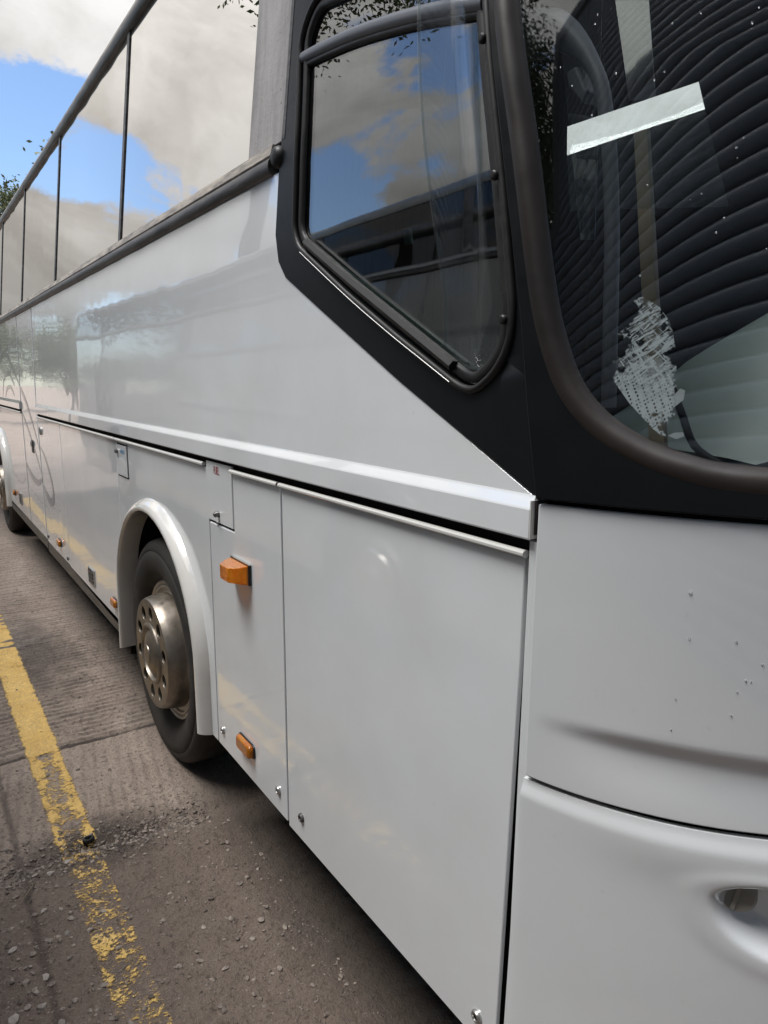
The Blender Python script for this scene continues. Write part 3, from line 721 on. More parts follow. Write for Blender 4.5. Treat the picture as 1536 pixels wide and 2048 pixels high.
def corner_blend(x, z):
    """side surface bending into the front near the raked corner"""
    s = x - xc(z); p = Vector((x, prof(z), z))
    if s > 0: p = frontp(s, z)
    return p
bs = sheet('window_surround', surround, lambda x, z: corner_blend(x, z) + Vector((0, -.003, 0)), 'black_gloss', coach, [winr], .07, .02, .003)
# outer seal of the driver's window
pth = [side(.004)(x, z) for x, z in winr]
sweep('window_seal', pth, circ(.008, .009, 10), 'black_rubber', coach, lambda i: Vector((0, -1, 0)), True)
inr = grow(winr, -sg * .022)
sweep('inner_seal', [side(-.004)(x, z) for x, z in inr], [(-.011, -.004), (.009, -.004), (.009, .005), (.003, .008), (-.007, .007), (-.011, .003)], 'black_rubber', coach, lambda i: Vector((0, -1, 0)), True)
sheet('driver_window', grow(winr, -sg * .010), side(-.010), 'quarter_glass', coach, (), .12, .004, 0)
# worn bright lip on the lower run of the seal
lip = [side(.0155)(x, z) for x, z in [(-1.74, 2.128), (-1.6, 2.050), (-1.45, 1.969), (-1.3, 1.893), (-1.2, 1.845), (-1.10, 1.797)]]
sweep('seal_lip', catmull(lip, 5), circ(.0012, .0010, 6), 'alu', coach, lambda i: Vector((0, -1, 0)))
ledge = [side(.002)(x, z) for x, z in [(-1.72, 2.150), (-1.5, 2.032), (-1.3, 1.930), (-1.10, 1.828)]]
sweep('drip_ledge', catmull(ledge, 5), [(-.010, -.004), (.010, -.004), (.010, .010), (0, .016), (-.010, .010)], 'black_rubber', coach, lambda i: Vector((0, -1, 0)))
# fine heating wires in the glass: one lot of hairlines
V, F = [], []
for k in range(26):
    x0 = -1.77 + k * .030; pts = []
    z = 1.80
    while z < 2.75:
        if inside((x0 - .06 * (z - 2.2) * 0, z), inr): pts.append(Vector((x0, prof(z) + .0165, z)))
        z += .05
    for a, b in zip(pts, pts[1:]):
        i = len(V); V += [a + Vector((-.0006, 0, 0)), a + Vector((.0006, 0, 0)), b + Vector((.0006, 0, 0)), b + Vector((-.0006, 0, 0))]; F.append((i, i + 1, i + 2, i + 3))
tag(link('heating_wire', pyd(V, F), 'cab_black', coach, False), kind='stuff')
# clear acrylic wind deflector screwed to the front edge of the window
def deflect(u, v):
    """u 0..1 from the screwed edge to the free edge, v 0..1 from the foot upwards"""
    zb = 1.815 + .05 * u * u + .05 * max(0, .3 - u); z = zb + (2.62 - zb) * v
    xr = xc(z) - .052 if z > 1.93 else xc(1.93) - .052 - (1.93 - z) * .40
    xl = -1.10 - .16 * (z - 1.95) if z > 1.95 else -1.10
    k = .35 + .65 * sm(1.86, 2.3, z)
    x = xr + (xl - xr) * u; o_ = .012 + .050 * k * max(0, (u - .40) / .60) ** 1.6
    return Vector((x, prof(z) - o_, z))
df = gridsheet('wind_deflector', [i / 18 for i in range(19)], [.02 * i for i in range(51)], lambda u, v: deflect(1 - u, v), 'acrylic', coach, .004, 0)
sweep('polished_edge', [deflect(1, i / 24) for i in range(25)], circ(.0032, .0032, 8), 'clear_film', df, lambda i: Vector((0, -1, 0)))
for x, z in ((-1.048, 2.391), (-.997, 2.154), (-.956, 1.906), (-1.088, 2.56)):
    lathe('screw', [(.0085, .003), (.0085, -.004), (.006, -.007), (0, -.008)], 'black_rubber', df, (x - .002, prof(z) - .013, z), 12)
# ------------------------------------------------------------------ front end
GAPX = .007
def fpan(name, poly, m='white_front', off=0.0, t=.014, bev=.006, holes=(), step=.07, fn=None):
    return sheet(name, poly, fn or front(off), m, coach, holes, step, t, bev)
mirror_s = lambda pts: [(SMAX - s, z) for s, z in pts]
def crease(s, z):
    # shallow fold: the panel tucks in below the style line, fading out at the corner
    zc = 1.205 + .05 * max(0, s - .1) ** 1; k = sm(.02, .16, s) * sm(.02, .16, SMAX - s)
    d = .016 * k * (1 - sm(zc - .012, zc + .012, z)) * (1 - .35 * (1 - sm(1.09, zc, z)))
    return frontp(s, z, -d + .012)
lowz = lambda s: 1.0805 + .22 * min((s - .1) ** 2, .12)
def mesh_s(dense):
    o = [0, .004, .010, .018]; s = .03
    while s < SMAX - .03: o.append(s); s += dense if s < .75 else .06
    return o + [SMAX - .018, SMAX - .008, SMAX]
def crease(s, v):
    lo = lowz(s) - .001; z = lo + (1.592 - lo) * v; s2 = s + .006 - .004 * (1 - v) if s < .03 else s
    zc = 1.200 + .045 * max(0, s - .1); k = sm(.0, .22, s) * sm(.0, .22, SMAX - s)
    d = .013 * k * (1 - sm(zc - .020, zc + .016, z)) * (.25 + .75 * sm(1.07, zc, z))
    return frontp(s2, z, .012 - d)
gridsheet('front_panel', mesh_s(.03), [0, .006, .02] + [.04 + .016 * i for i in range(24)] + [.46 + .05 * i for i in range(10)] + [.95, .975, .992, 1], crease, 'white_front', coach)
def lower(s, v):
    hi = lowz(s) - .010; z = .36 + (hi - .36) * v; s2 = s - .024 * (1 - v) if s < .03 else s
    d = 0.0
    q = ((s - .462) / .130) ** 2 + ((z - .968) / (.046 if z > .968 else .085)) ** 2          # scooped recess round the towing-eye cover
    lip = 1 - sm(.35, 1.15, q); d -= .044 * lip
    d += .002 * math.exp(-((q - 1.5) / .6) ** 2)
    d -= .007 * sm(hi - .035, hi, z); d += .004 * math.exp(-((z - 1.03) / .05) ** 2) * sm(.05, .3, s)
    return frontp(s2, z, d + .014)
gridsheet('lower_front_panel', mesh_s(.0065), [0, .02] + [.1 * i for i in range(1, 7)] + [.64 + .0075 * i for i in range(44)] + [.97, .98, .99, 1], lower, 'white_front', coach)
kn = frontp(.366, .974, -.010)
an = P0 + .366 / RF
rot = Matrix.Rotation(an, 4, 'Z')
me_k = lathe('towing_cover', [(.0, -.006), (.026, -.005), (.030, -.001), (.030, .035)], 'cover_grey', coach, (0, 0, 0), 28, 40)
me_k.data.transform(Matrix.Translation(kn) @ rot @ Matrix.Rotation(R(-6), 4, 'Z') @ Matrix.Rotation(R(-10), 4, 'X') @ Matrix.Diagonal((1, 1, 1.0, 1)))
boxes('cover_slot', [(-.004, .004, -.010, -.004, -.026, .026)], 'cover_grey', coach, .002).data.transform(Matrix.Translation(kn) @ rot @ Matrix.Rotation(R(-6), 4, 'Z') @ Matrix.Rotation(R(-10), 4, 'X') @ Matrix.Rotation(R(12), 4, 'Y'))
# white corner post between locker and front, and moulding end plate
V, F = [], []
pst = [(-.8745, -.001), (-.8735, -.003), (-.866, -.003), (-.858, -.001), (-.852, .003), (-.852, .03), (-.8745, .03)]
zs = [1.522, 1.35, 1.1, .85, .6, .36]
for z in zs:
    sh = -.012 * (1.522 - z) / 1.1
    for x, y in pst: V.append((x + sh, y, z))
k = len(pst)
for i in range(len(zs) - 1):
    for q in range(k): F.append((i * k + q, i * k + (q + 1) % k, (i + 1) * k + (q + 1) % k, (i + 1) * k + q))
link('corner_post', pyd(V, F), 'white_front', coach, True, 40)
boxes('moulding_end', [(-.8658, -.8625, -.0150, .006, 1.527, 1.596)], 'white_old', coach, .001)
boxes('corner_joint', [(-.8622, -.8590, -.006, .02, 1.535, 1.596)], 'brown_seal', coach)
# inner dark lining so that the shut lines read black
sheet('front_lining', [(-.02, .40), (SMAX, .40), (SMAX, 1.60), (-.02, 1.60)], front(-.035), 'dark_gap', coach, (), .15, .004, 0)
boxes('side_lining', [(-2.5, -.90, .030, .036, .42, 1.60), (-6.4, -3.95, .030, .036, .5, 1.60), (-12, -10.15, .030, .036, .5, 1.6), (-8.7, -6.3, .030, .036, .5, 1.6), (-3.95, -2.5, .030, .036, 1.27, 1.60), (-10.15, -8.7, .03, .036, 1.27, 1.6)], 'dark_gap', coach)
boxes('upper_lining', [(-12, -6.3, .040, .046, 1.60, 2.40), (-6.3, -1.95, .040, .046, 1.60, 2.40)], 'dark_gap', coach)
# black surround of the windscreen, windscreen, seal
bead = [(.032, 3.10), (.032, 2.80), (.032, 2.45), (.040, 2.19), (.043, 1.97), (.052, 1.868), (.074, 1.785), (.115, 1.727), (.175, 1.686), (.246, 1.660), (.33, 1.647), (.6, 1.636), (1.0, 1.630), (SMAX / 2, 1.628)]
loop2 = bead + mirror_s(bead)[::-1][1:]
opening = [(p.x, p.y) for p in catmull([Vector((a, b)) for a, b in loop2], 5)] + [(SMAX - .10, 3.20), (SMAX - .4, 3.25), (SMAX / 2, 3.27), (.4, 3.25), (.10, 3.20)]
outer = [(.012, 3.42), (.012, 2.6), (.012, 1.9), (.006, 1.75), (.004, 1.600), (.03, 1.600)] + [(.1 * i, 1.600) for i in range(1, 32)] + [(SMAX - .03, 1.600), (SMAX - .004, 1.600), (SMAX - .012, 2.6), (SMAX - .012, 3.42)] + [(SMAX - .3 - .26 * i, 3.42) for i in range(11)]
fpan('windscreen_surround', outer, 'black_gloss', .001, .02, .003, [opening], .09)
ws_path = [frontp(a, b, .002) for a, b in opening]
def wn_(i):
    a = P0 + opening[i][0] / RF; return Vector((math.sin(a), -math.cos(a), .15))
sweep('windscreen_seal', ws_path, [(-.031, -.004), (-.027, .008), (-.017, .018), (-.004, .022), (.010, .019), (.019, .011), (.024, .003), (.024, -.006)], 'brown_seal', coach, wn_, True, 60)
sheet('windscreen', opening, front(-.004), 'windscreen_glass', coach, (), .07, .005, 0)
fpan('roof_dome', [(.0, 3.42), (SMAX, 3.42), (SMAX, 3.60), (0, 3.60)], 'white_front', 0, .02, .004, (), .15)
# cab
cab = [(-2.70, -.95, .06, YN - .1, 1.50, 1.56)]
boxes('cab_floor', cab, 'cab_black', coach)
boxes('cab_bulkhead', [(-2.75, -2.70, .17, YN - .1, 1.5, 3.4), (-2.7, -1.2, .15, YN - .15, 3.36, 3.40), (-2.7, -1.1, YN - .16, YN - .12, 1.5, 3.4)], 'cab_black', coach)
# dashboard hump
V, F = [], []; na, nb = 24, 10
for i in range(na + 1):
    y = .44 + 1.75 * i / na; tt = i / na
    for j in range(nb + 1):
        q = j / nb; a = P0 + (.20 + 2.6 * tt) / RF
        fx = frontp(.28 + 2.6 * tt, 1.70).x - .10
        hump = (.25 + .04 * math.sin(math.pi * min(1, tt * 3))) * math.sin(math.pi * min(1, .02 + .98 * q)) ** .6 * sm(-.03, .14, tt) - .06 * (1 - sm(0, .1, tt))
        V.append((fx - .55 * q, y, 1.70 + hump))
for i in range(na):
    for j in range(nb): F.append((i * (nb + 1) + j, (i + 1) * (nb + 1) + j, (i + 1) * (nb + 1) + j + 1, i * (nb + 1) + j + 1))
o = link('dashboard', pyd(V, F), 'dash', coach); solid(o, .02)
# grey grab handle and trim inside the screen
arm = catmull([Vector(p) for p in [(-1.20, .20, 2.49), (-1.146, .22, 2.482), (-1.081, .22, 2.466), (-1.029, .22, 2.428), (-.985, .22, 2.376), (-.956, .22, 2.32), (-.934, .22, 2.219), (-.922, .22, 2.13), (-.913, .22, 2.02), (-.90, .22, 1.75)]], 6)
na_ = len(arm)
tube('grab_handle', arm, [.046 - .032 * sm(.05, .50, i / na_) for i in range(na_)], 'cab_grey', coach, 14)
sw = prism('switch_plate', [q4(-1.135, -1.092, 2.470, 2.533, .150), q4(-1.130, -1.097, 2.475, 2.528, .142)], 'lamp_base', coach, .003)
prism('handle_bracket', [[(-1.03, .20, 2.372), (-1.007, .20, 2.376), (-.978, .20, 2.325), (-.985, .20, 2.305), (-1.022, .20, 2.345)], [(-1.03, .24, 2.372), (-1.007, .24, 2.376), (-.978, .24, 2.325), (-.985, .24, 2.305), (-1.022, .24, 2.345)]], 'cab_grey', coach, .004)
# mirror strips added inside the cab, angled to throw back bright trees and sky
def slab(name, pts, d, m, bev=.002):
    return prism(name, [[Vector(p) for p in pts], [Vector(p) + Vector(d) for p in pts]], m, coach, bev)
slab('added_mirror_strip', [(-1.275, .421, 2.645), (-1.18, .465, 2.624), (-1.103, .393, 2.103), (-1.132, .380, 2.106)], (-.004, .009, 0), 'added_mirror', .0005)
slab('added_mirror_strip', [(-1.159, .481, 2.62), (-1.093, .511, 2.602), (-1.032, .476, 2.38), (-1.082, .452, 2.39)], (-.004, .009, 0), 'added_mirror', .0005)
slab('cab_batten', [(-.872, .20, 2.26), (-.846, .20, 2.26), (-.758, .20, 1.68), (-.790, .20, 1.68)], (0, .012, 0), 'batten')
mat('blind_grey', (.13, .135, .15), .4)
# lining, blind and sill inside the driver's window
def bar(x, z): return side(-.006)(x, z)
tube('sash_bar', catmull([bar(-1.80, 2.618), bar(-1.70, 2.606), bar(-1.55, 2.583), bar(-1.40, 2.552), bar(-1.25, 2.515), bar(-1.07, 2.462)], 6), .0165, 'blind_grey', coach, 14)
tube('sash_groove', catmull([bar(-1.80, 2.600), bar(-1.70, 2.588), bar(-1.55, 2.565), bar(-1.40, 2.534), bar(-1.25, 2.497), bar(-1.07, 2.444)], 6), .008, 'black_rubber', coach, 10)
slab('window_sill_trim', [(-1.862, .055, 2.178), (-1.80, .055, 2.172), (-1.09, .055, 1.822), (-1.155, .055, 1.814)], (0, .008, 0), 'trim_green')
slab('inside_handle', [(-1.777, .35, 2.231), (-1.742, .35, 2.229), (-1.730, .35, 2.183), (-1.764, .35, 2.185)], (0, .012, 0), 'trim_green', .004)
boxes('driver_bulkhead', [(-2.60, -2.55, .17, 1.2, 1.56, 3.36)], 'cab_black', coach)
# plastic sheet with a silvered band behind the screen
A, B, C_, D_ = frontp(.117, 2.221, -.012), frontp(.327, 2.254, -.012), frontp(.350, 2.060, -.012), frontp(.110, 2.08, -.012)
def quad(name, pts, m, parent=coach):
    o = link(name, pyd(pts, [(0, 1, 2, 3)]), m, parent, False); solid(o, .0015, 0); return o
E1, E2 = A.lerp(D_, .36), B.lerp(C_, .24)
back = Vector((-.005, .011, 0))
quad('silver_band', [A + back, B + back, E2, E1], 'mirror_film')
quad('plastic_sheet', [E1.lerp(D_, .01), E2.lerp(C_, .01), C_, D_], 'clear_film')
# scraped remains of a perforated sticker
m = MAT['torn_vinyl']; g = G(m)
vor = g.n('ShaderNodeTexVoronoi'); vor.inputs['Scale'].default_value = 190; vor.inputs['Randomness'].default_value = .12; g.l(g.co((1, 1, .85), (0, 0, 0), (0, R(30), 0)), vor.inputs['Vector'])
dots = g.ramp(vor.outputs['Distance'], .28, 0, .36, 1)
st1 = g.noise(16, 4, .7, g.co((1 / 1.5, 1 / 1.5, 1 / 11), (0, 0, 0), (0, R(-40), 0), 'TEXTURE'), .6)
streak = g.ramp(st1, .40, 0, .45, 1)
sep = g.n('ShaderNodeSeparateXYZ'); g.l(g.co(), sep.inputs[0])
hz_ = g.ramp(sep.outputs[2], 1.70, 0, 1.9, 1)
hz_ = g.ramp(g.math('ADD', g.math('MULTIPLY', g.math('SUBTRACT', sep.outputs[2], 1.70), 5.0), g.math('MULTIPLY', g.noise(22, 3, .6), .4)), .55, 0, .9, 1)
ex = g.math('MULTIPLY', g.math('ADD', sep.outputs[0], .727), 24.0); ez = g.math('MULTIPLY', g.math('SUBTRACT', sep.outputs[2], 1.818), 9.2)
rad_ = g.math('ADD', g.math('SQRT', g.math('ADD', g.math('MULTIPLY', ex, ex), g.math('MULTIPLY', ez, ez))), g.math('MULTIPLY', g.noise(26, 3, .7), 1.9))
fall = g.ramp(g.math('MULTIPLY', rad_, .5), .92, 1, .99, 0)
st2 = g.noise(18, 4, .7, g.co((1 / 1.5, 1 / 1.5, 1 / 11), (0, 0, 0), (0, R(52), 0), 'TEXTURE'), .6)
streak = g.math('MAXIMUM', g.math('MULTIPLY', g.ramp(st1, .50, 0, .54, 1), .95), g.math('MULTIPLY', g.ramp(st2, .53, 0, .57, 1), .9))
low = g.math('MULTIPLY', dots, g.ramp(st1, .32, 0, .35, 1)); a_ = g.math('MULTIPLY', g.mix(hz_, low, streak), fall)
tr = g.n('ShaderNodeBsdfTransparent'); ms = g.n('ShaderNodeMixShader'); g.l(a_, ms.inputs[0]); g.l(tr.outputs[0], ms.inputs[1]); g.l(g.b.outputs[0], ms.inputs[2]); g.l(ms.outputs[0], g.out.inputs['Surface'])
tv = [(.140, 1.868), (.155, 1.900), (.175, 1.925), (.212, 1.932), (.235, 1.915), (.250, 1.888), (.252, 1.84), (.246, 1.78), (.236, 1.73), (.225, 1.708), (.205, 1.725), (.172, 1.765), (.148, 1.805), (.138, 1.838)]
sheet('torn_sticker', tv, front(-.0115), 'torn_vinyl', coach, (), .02, .0004, 0)
mat('white_scrap', (.7, .71, .71), .6)
sheet('sticker_scrap', [(.240, 1.760), (.238, 1.775), (.252, 1.789), (.259, 1.786), (.255, 1.772)], front(-.0115), 'white_scrap', coach, (), .02, .0006, 0)
sheet('sticker_scrap', [(.226, 1.716), (.236, 1.721), (.249, 1.722), (.250, 1.716), (.238, 1.711)], front(-.0115), 'white_scrap', coach, (), .02, .0006, 0)
# a wiper arm lying at the foot of the screen, inside the black
wp = catmull([frontp(.235, 1.80, -.03), frontp(.248, 1.75, -.03), frontp(.262, 1.70, -.03), frontp(.30, 1.672, -.02)], 5)
tube('demister_strut', wp, .006, 'cab_black', coach, 8)
# rain drops on the front: one lot
bm = bmesh.new()
def drop(p, nrm_, r, run):
    mtx = Matrix.Translation(p) @ nrm_.to_track_quat('Z', 'Y').to_matrix().to_4x4() @ Matrix.Diagonal((r, r, r * .5, 1))
    bmesh.ops.create_icosphere(bm, subdivisions=2, radius=.72, matrix=mtx)
rd = random.Random(3)
dl = [(.258, 1.478, .0038), (.262, 1.404, .0024), (.327, 1.41, .0028), (.365, 1.38, .003), (.345, 1.35, .0024), (.335, 1.33, .002), (.352, 1.35, .0018), (.250, 1.30, .0022), (.247, 1.246, .0022), (.33, 1.29, .0026), (.372, 1.46, .0026)]
for s, z, r in dl:
    a = P0 + s / RF; drop(frontp(s, z, .0125), Vector((math.sin(a), -math.cos(a), 0)), r, 0)
for k in range(26):
    s, z = rd.uniform(.12, .43), rd.uniform(1.95, 2.38); a = P0 + s / RF; drop(frontp(s, z, .001), Vector((math.sin(a), -math.cos(a), .2)), rd.uniform(.0012, .0026), 0)
me = bpy.data.meshes.new('d'); bm.to_mesh(me); bm.free()
m = mat('water_drop', (.8, .82, .83), .03); m.node_tree.nodes['Principled BSDF'].inputs['Transmission Weight'].default_value = .75; m.node_tree.nodes['Principled BSDF'].inputs['IOR'].default_value = 1.33
tag(link('rain_drops', me, 'water_drop', coach), kind='stuff')

# ------------------------------------------------------------------ white bus parked alongside, seen mirrored in the paint and glass
bus = empty('parked_bus', (-6.8, -2.75, 0)); tag(bus, 'pale grey bus parked alongside, seen only mirrored in the coach paint and windows', 'bus')
YB = -1.50; BX = -3.72
def bside(o_=0.0): return lambda x, z: Vector((x, YB + o_ - .02 * max(0, z - 2.2), z))
arb = [(BX + .62 * math.cos(math.pi - math.pi * i / 18), .66 + .58 * math.sin(math.pi - math.pi * i / 18)) for i in range(19)]
arc = [(x - 6.2, z) for x, z in arb]
def bsheet(name, poly, m, o_=0.0, holes=(), t=.01):
    o = sheet(name, poly, bside(o_), m, bus, holes, .3, 0, 0)
    bm = bmesh.new(); bm.from_mesh(o.data); bmesh.ops.reverse_faces(bm, faces=bm.faces); bm.to_mesh(o.data); bm.free(); solid(o, t, -1); return o
bsheet('side_panel', [(-12.5, .42), (BX - 6.82, .42)] + arc + [(BX - 5.58, .42), (BX - .62, .42)] + arb + [(BX + .62, .42), (-1.25, .42), (-1.25, 2.47), (-12.5, 2.47)], 'bus_paint')
for a, b in ((-1.35, -2.9), (-2.98, -4.5), (-4.58, -6.1), (-6.18, -7.7), (-7.78, -9.3), (-9.38, -10.9), (-10.98, -12.4)):
    bsheet('side_window', rect(b, a, 2.53, 2.845), 'bus_glass', -.004)
    boxes('window_pillar', [(b - .08, b, YB - .045, YB - .012, 2.53, 2.845)], 'rail_rubber', bus)
bb = boxes('sill_rail', [(-12.5, -1.25, YB - .05, YB + .016, 2.475, 2.525)], 'rail_rubber', bus, .006)
boxes('rail_trim', [(-12.5, -1.25, YB - .03, YB + .022, 2.500, 2.515)], 'alu', bb)
boxes('roof', [(-12.5, -1.2, -4.0, YB - .02, 2.85, 2.91)], 'bus_paint', bus, .02)
boxes('body_core', [(-12.45, -1.3, -3.98, YB - .06, 1.3, 2.84), (-12.45, -10.6, -3.98, YB - .06, .45, 1.3), (-9.2, -4.4, -3.98, YB - .06, .45, 1.3), (-3.05, -1.3, -3.98, YB - .06, .45, 1.3)], 'cab_black', bus)
boxes('front_panel', [(-1.28, -1.2, -3.98, YB - .02, .45, 1.75), (-1.28, -1.24, -3.98, YB - .02, 1.75, 2.84)], 'bus_paint', bus, .03)
for cx in (BX, BX - 6.2):
    pts = [Vector((cx + .63 * math.cos(math.pi - math.pi * i / 24), YB, .66 + .59 * math.sin(math.pi - math.pi * i / 24))) for i in range(25)]
    sweep('wheel_arch_flare', pts, [(-.05, -.01), (-.03, .03), (0, .045), (.02, .04), (.025, 0), (.02, -.05), (-.02, -.02)], 'bus_paint', bus, lambda i: Vector((0, 1, 0)))
    wb_ = empty('wheel', (cx, YB - .15, .5)); wb_.parent = bus; wb_.matrix_parent_inverse = parent_world(bus).inverted()
    lathe('tyre', [(.31, -.06), (.34, -.03), (.43, -.025), (.48, -.05), (.5, -.09), (.5, -.27), (.45, -.3)], 'tyre', wb_, (cx, YB, .5), 48)
    lathe('wheel_trim', [(.31, -.06), (.29, -.05), (.26, -.06), (.25, .01), (.23, .03), (.13, .03), (.11, .045), (0, .05)], 'steel', wb_, (cx, YB, .5), 48, 30)
# ------------------------------------------------------------------ workshop with a big slatted shutter, mirrored in the windscreen
shop = empty('workshop_building', (2.02, -1.17, 0)); shop.rotation_euler.z = R(-25)
tag(shop, 'dark workshop building with wide roller shutter, mirrored in the windscreen', 'building')
def local(o):
    o.matrix_parent_inverse = Matrix.Identity(4); return o
local(boxes('wall', [(.06, 6, -8.4, 4.4, 0, 9.1), (-.08, .06, -8.4, -8.05, 0, 9.1), (-.08, .06, 4.05, 4.4, 0, 9.1), (-.08, .06, -8.05, 4.05, 8.76, 9.1)], 'wall_render', shop))
SP = .158; sec = [(-.012, .0), (.010, .006), (.024, .022), (.032, .050), (.034, .080), (.030, .108), (.020, .128), (.004, .142), (-.014, .147), (-.016, .158)]
V, F = [], []
for y in (-8.04, 4.04):
    for ox, oz in sec: V.append((-ox, y, oz))
k = len(sec); F = [(i, i + 1, k + i + 1, k + i) for i in range(k - 1)]
slat_me = pyd(V, F); slat_me.materials.append(MAT['shutter_navy']); slat_me.polygons.foreach_set('use_smooth', [True] * len(slat_me.polygons))
for i in range(55):
    o = bpy.data.objects.new('slat', slat_me); col.objects.link(o); o.parent = shop; o.location = (.03, 0, i * SP)
# ------------------------------------------------------------------ trees
def tree_meshes(seed, h, cr, chh, n_leaf, lsize, leaf, lo=2):
    rnd = random.Random(seed); V, F = [], []
    def limb(p, q, r0, r1, sg_=6):
        d = (q - p).normalized(); s = d.orthogonal().normalized(); u = d.cross(s); i0 = len(V)
        for e, r in ((p, r0), (q, r1)):
            for k in range(sg_): a = 2 * math.pi * k / sg_; V.append(e + (s * math.cos(a) + u * math.sin(a)) * r)
        for k in range(sg_): F.append((i0 + k, i0 + (k + 1) % sg_, i0 + sg_ + (k + 1) % sg_, i0 + sg_ + k))
    cz = h - chh; p = Vector((0, 0, -.1)); pts = [p]
    for i in range(6):
        p = Vector((rnd.uniform(-.12, .12) * i, rnd.uniform(-.12, .12) * i, h * .85 * (i + 1) / 6)); pts.append(p)
    for i in range(6): limb(pts[i], pts[i + 1], .20 * (1 - i / 7) * h / 9, .20 * (1 - (i + 1) / 7) * h / 9, 8)
    tips = []
    for k in range(46):
        b = pts[rnd.randint(lo, 6)]; a = rnd.uniform(0, 2 * math.pi); el = rnd.uniform(-.5, 1); rr = rnd.uniform(.55, 1.0)
        t = Vector((cr * rr * math.cos(a) * math.cos(el * 1.2), cr * rr * math.sin(a) * math.cos(el * 1.2), cz + chh * rr * math.sin(el * 1.3)))
        mid = b.lerp(t, .5) + Vector((0, 0, .25)); limb(b, mid, .05, .03, 5); limb(mid, t, .03, .008, 5); tips.append(t)
        for q in range(3): tips.append(mid.lerp(t, rnd.uniform(.2, 1.1)) + Vector((rnd.gauss(0, .35), rnd.gauss(0, .35), rnd.gauss(0, .3))))
    tm = pyd(V, F); tm.materials.append(MAT['bark'])
    V2, F2 = [], []
    for i in range(n_leaf):
        t = rnd.choice(tips); c = t + Vector((rnd.gauss(0, .30), rnd.gauss(0, .30), rnd.gauss(0, .24)))
        d = Vector((rnd.gauss(0, 1), rnd.gauss(0, 1), rnd.gauss(-.3, .6))).normalized(); s = d.orthogonal().normalized(); s.rotate(Matrix.Rotation(rnd.uniform(0, 6.3), 3, d))
        l = lsize * rnd.uniform(.6, 1.3); j = len(V2); V2 += [c, c + d * l * .5 + s * l * .22, c + d * l, c + d * l * .5 - s * l * .22]; F2.append((j, j + 1, j + 2, j + 3))
    lm = pyd(V2, F2); lm.materials.append(MAT[leaf]); return tm, lm
def tree(meshes, loc, label, group, sc=1.0, rz=0):
    t = empty('tree', loc); tag(t, label, 'tree', group)
    for nm, me in (('trunk', meshes[0]), ('crown', meshes[1])):
        o = bpy.data.objects.new(nm, me); col.objects.link(o); o.parent = t
    t.scale = (sc,) * 3; t.rotation_euler.z = rz; return t
tA = tree_meshes(11, 10.6, 2.6, 3.4, 9000, .20, 'leaf_pale'); tB = tree_meshes(23, 7.0, 2.4, 2.6, 9000, .17, 'leaf_pale'); tC = tree_meshes(31, 11.0, 2.3, 2.2, 16000, .115, 'leaf_mid', 5)
tree(tA, (-41, 5.2, 0), 'pale green tree standing far behind the coach at upper left edge', None, 1.13)
tree(tB, (-25.2, 5.3, 0), 'tree whose topmost sprig pokes above the coach roof rail', None, 1.27, 1.0)
tree(tC, (-16, -6.05, 0), 'tall tree beyond the parked bus, mirrored at top of the driver window', None, 1.6, 0)
far_lab = 'low green tree in the far row, mirrored beside the coach tail'
for i, (x, y, s_) in enumerate(((-34, -5.2, .62), (-37, -9, .7), (-33, -12.5, .66), (-30, -16.5, .7), (-26, -20, .8), (-45, -3.5, .8), (-48, -8, .85))):
    tree(tB, (x, y, 0), far_lab, 'far row of trees mirrored in the coach', s_, i * 1.3)
tD = tree_meshes(47, 10.5, 2.0, 4.6, 9000, .17, 'leaf_mid')
for i, (x, y, s_) in enumerate(((-5.2, -8.0, 1.0), (-3.7, -8.6, 1.0), (-3.4, -11.2, 1.1), (-2.2, -14.0, 1.1))):
    tree(tD, (x, y, 0), 'tall dark leafy tree behind the camera, mirrored in windscreen edge', 'trees mirrored in the windscreen edge', s_, i * 1.7)
# ------------------------------------------------------------------ loose things on the ground
mat('stone', (.3, .27, .24), .8); g = G(MAT['stone']); oi = g.n('ShaderNodeObjectInfo')
g.set('Base Color', g.mix(g.noise(30, 4, .6), (.24, .20, .17), (.50, .45, .40)))
mat('stone_grit', (.12, .10, .085), .75); g = G(MAT['stone_grit'])
g.set('Base Color', g.ramp(g.noise(45, 2, .5), .35, (.10, .078, .064), .68, (.36, .30, .25)))
ICO = []
_b = bmesh.new(); bmesh.ops.create_icosphere(_b, subdivisions=1, radius=1); _b.verts.ensure_lookup_table()
ICO = [v.co.copy() for v in _b.verts]; ICOF = [tuple(v.index for v in f.verts) for f in _b.faces]; _b.free()
def rock(V, F, p, r, rnd):
    a = rnd.uniform(0, 6.3); ca, sa = math.cos(a), math.sin(a); sx, sy, sz = r * rnd.uniform(.8, 1.5), r * rnd.uniform(.7, 1.1), r * rnd.uniform(.45, .8); k = len(V)
    for v in ICO:
        x, y, z = v.x * sx + rnd.gauss(0, .16) * r, v.y * sy + rnd.gauss(0, .16) * r, v.z * sz + rnd.gauss(0, .12) * r
        V.append((p[0] + x * ca - y * sa, p[1] + x * sa + y * ca, p[2] + z))
    F += [(a_ + k, b_ + k, c_ + k) for a_, b_, c_ in ICOF]
rnd = random.Random(5); V, F = [], []
for i in range(9000):
    x = rnd.uniform(-2.9, -1.3) if rnd.random() < .9 else rnd.uniform(-4.8, -2.9); y = rnd.uniform(-1.15, .08)
    if y < -.50 or rnd.random() < .5:
        r = min(.011, .0016 * rnd.paretovariate(1.9)); rock(V, F, (x, y, gh(x, y) + r * .1), r, rnd)
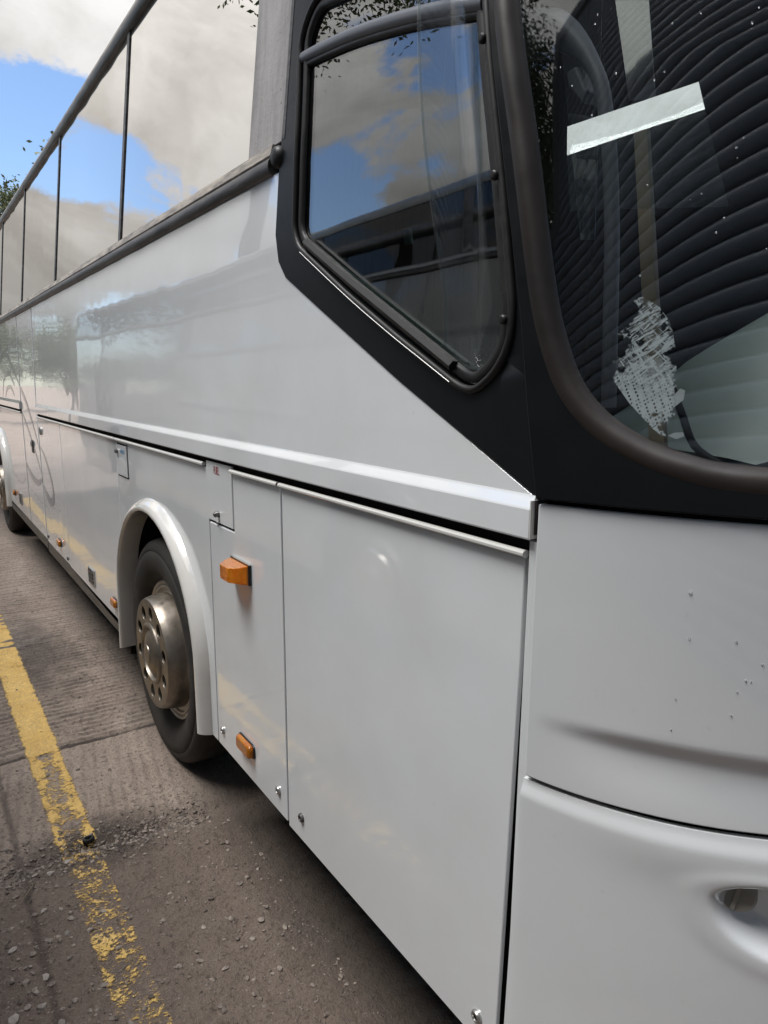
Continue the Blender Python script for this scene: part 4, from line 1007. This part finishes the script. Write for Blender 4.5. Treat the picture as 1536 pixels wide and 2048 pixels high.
for i in range(700):
    x = rnd.gauss(-2.69, .05); y = rnd.uniform(-.78, .0); r = rnd.uniform(.002, .009); rock(V, F, (x, y, gh(x, y) + r * .2), r, rnd)
tag(link('gravel', pyd(V, F), 'stone_grit', None, False), 'loose grit and small gravel strewn over the broken concrete', 'gravel', kind='stuff')
stones = [(-2.55, -.875, .016), (-2.02, -.735, .015), (-2.06, -.86, .017), (-2.13, -.71, .012), (-2.30, -.78, .012), (-2.02, -.81, .014), (-2.19, -.88, .013), (-2.43, -.67, .011), (-1.92, -.78, .020), (-1.93, -.70, .018), (-2.28, -.62, .011), (-2.62, -.62, .012), (-2.66, -.55, .014)]
for i, (x, y, r) in enumerate(stones):
    V, F = [], []; rock(V, F, (0, 0, 0), r, rnd)
    o = link('stone', pyd(V, F), 'stone', None, False); o.location = (x, y, gh(x, y) + r * .35); tag(o, 'small angular grey-brown stone lying loose at lower left', 'stone', 'stones lying at lower left')
rx_, ry_ = -2.752, -.458
V, F = [], []; nr, ns_ = 40, 8
for i in range(nr):
    a = 2 * math.pi * i / nr; k_ = .0016 if i % 2 else 0
    for ox, oz in ((.009, 0), (.0185 + k_, 0), (.021 + k_, .003), (.021 + k_, .015), (.0185 + k_, .018), (.013, .018), (.011, .015), (.009, .008)): V.append((ox * math.cos(a), ox * math.sin(a), oz))
for i in range(nr):
    for q in range(8): F.append((i * 8 + q, ((i + 1) % nr) * 8 + q, ((i + 1) % nr) * 8 + (q + 1) % 8, i * 8 + (q + 1) % 8))
o = link('rubber_ring', pyd(V, F), 'black_rubber', None, True, 40); o.location = (rx_, ry_, gh(rx_, ry_) + .004); o.rotation_euler = (.08, -.1, 0)
tag(o, 'small black ribbed rubber ring at the end of the worn yellow line', 'rubber ring')
a = Vector((-2.60, -.675, .006 + gh(-2.60, -.675))); b = Vector((-2.50, -.735, .012))
o = tube('twig', [a, a.lerp(b, .35) + Vector((.003, .004, .003)), a.lerp(b, .7), b], [.0025, .0028, .0024, .0015], 'batten', None, 6); tag(o, 'thin pale twig lying on the gritty concrete at lower left', 'twig')
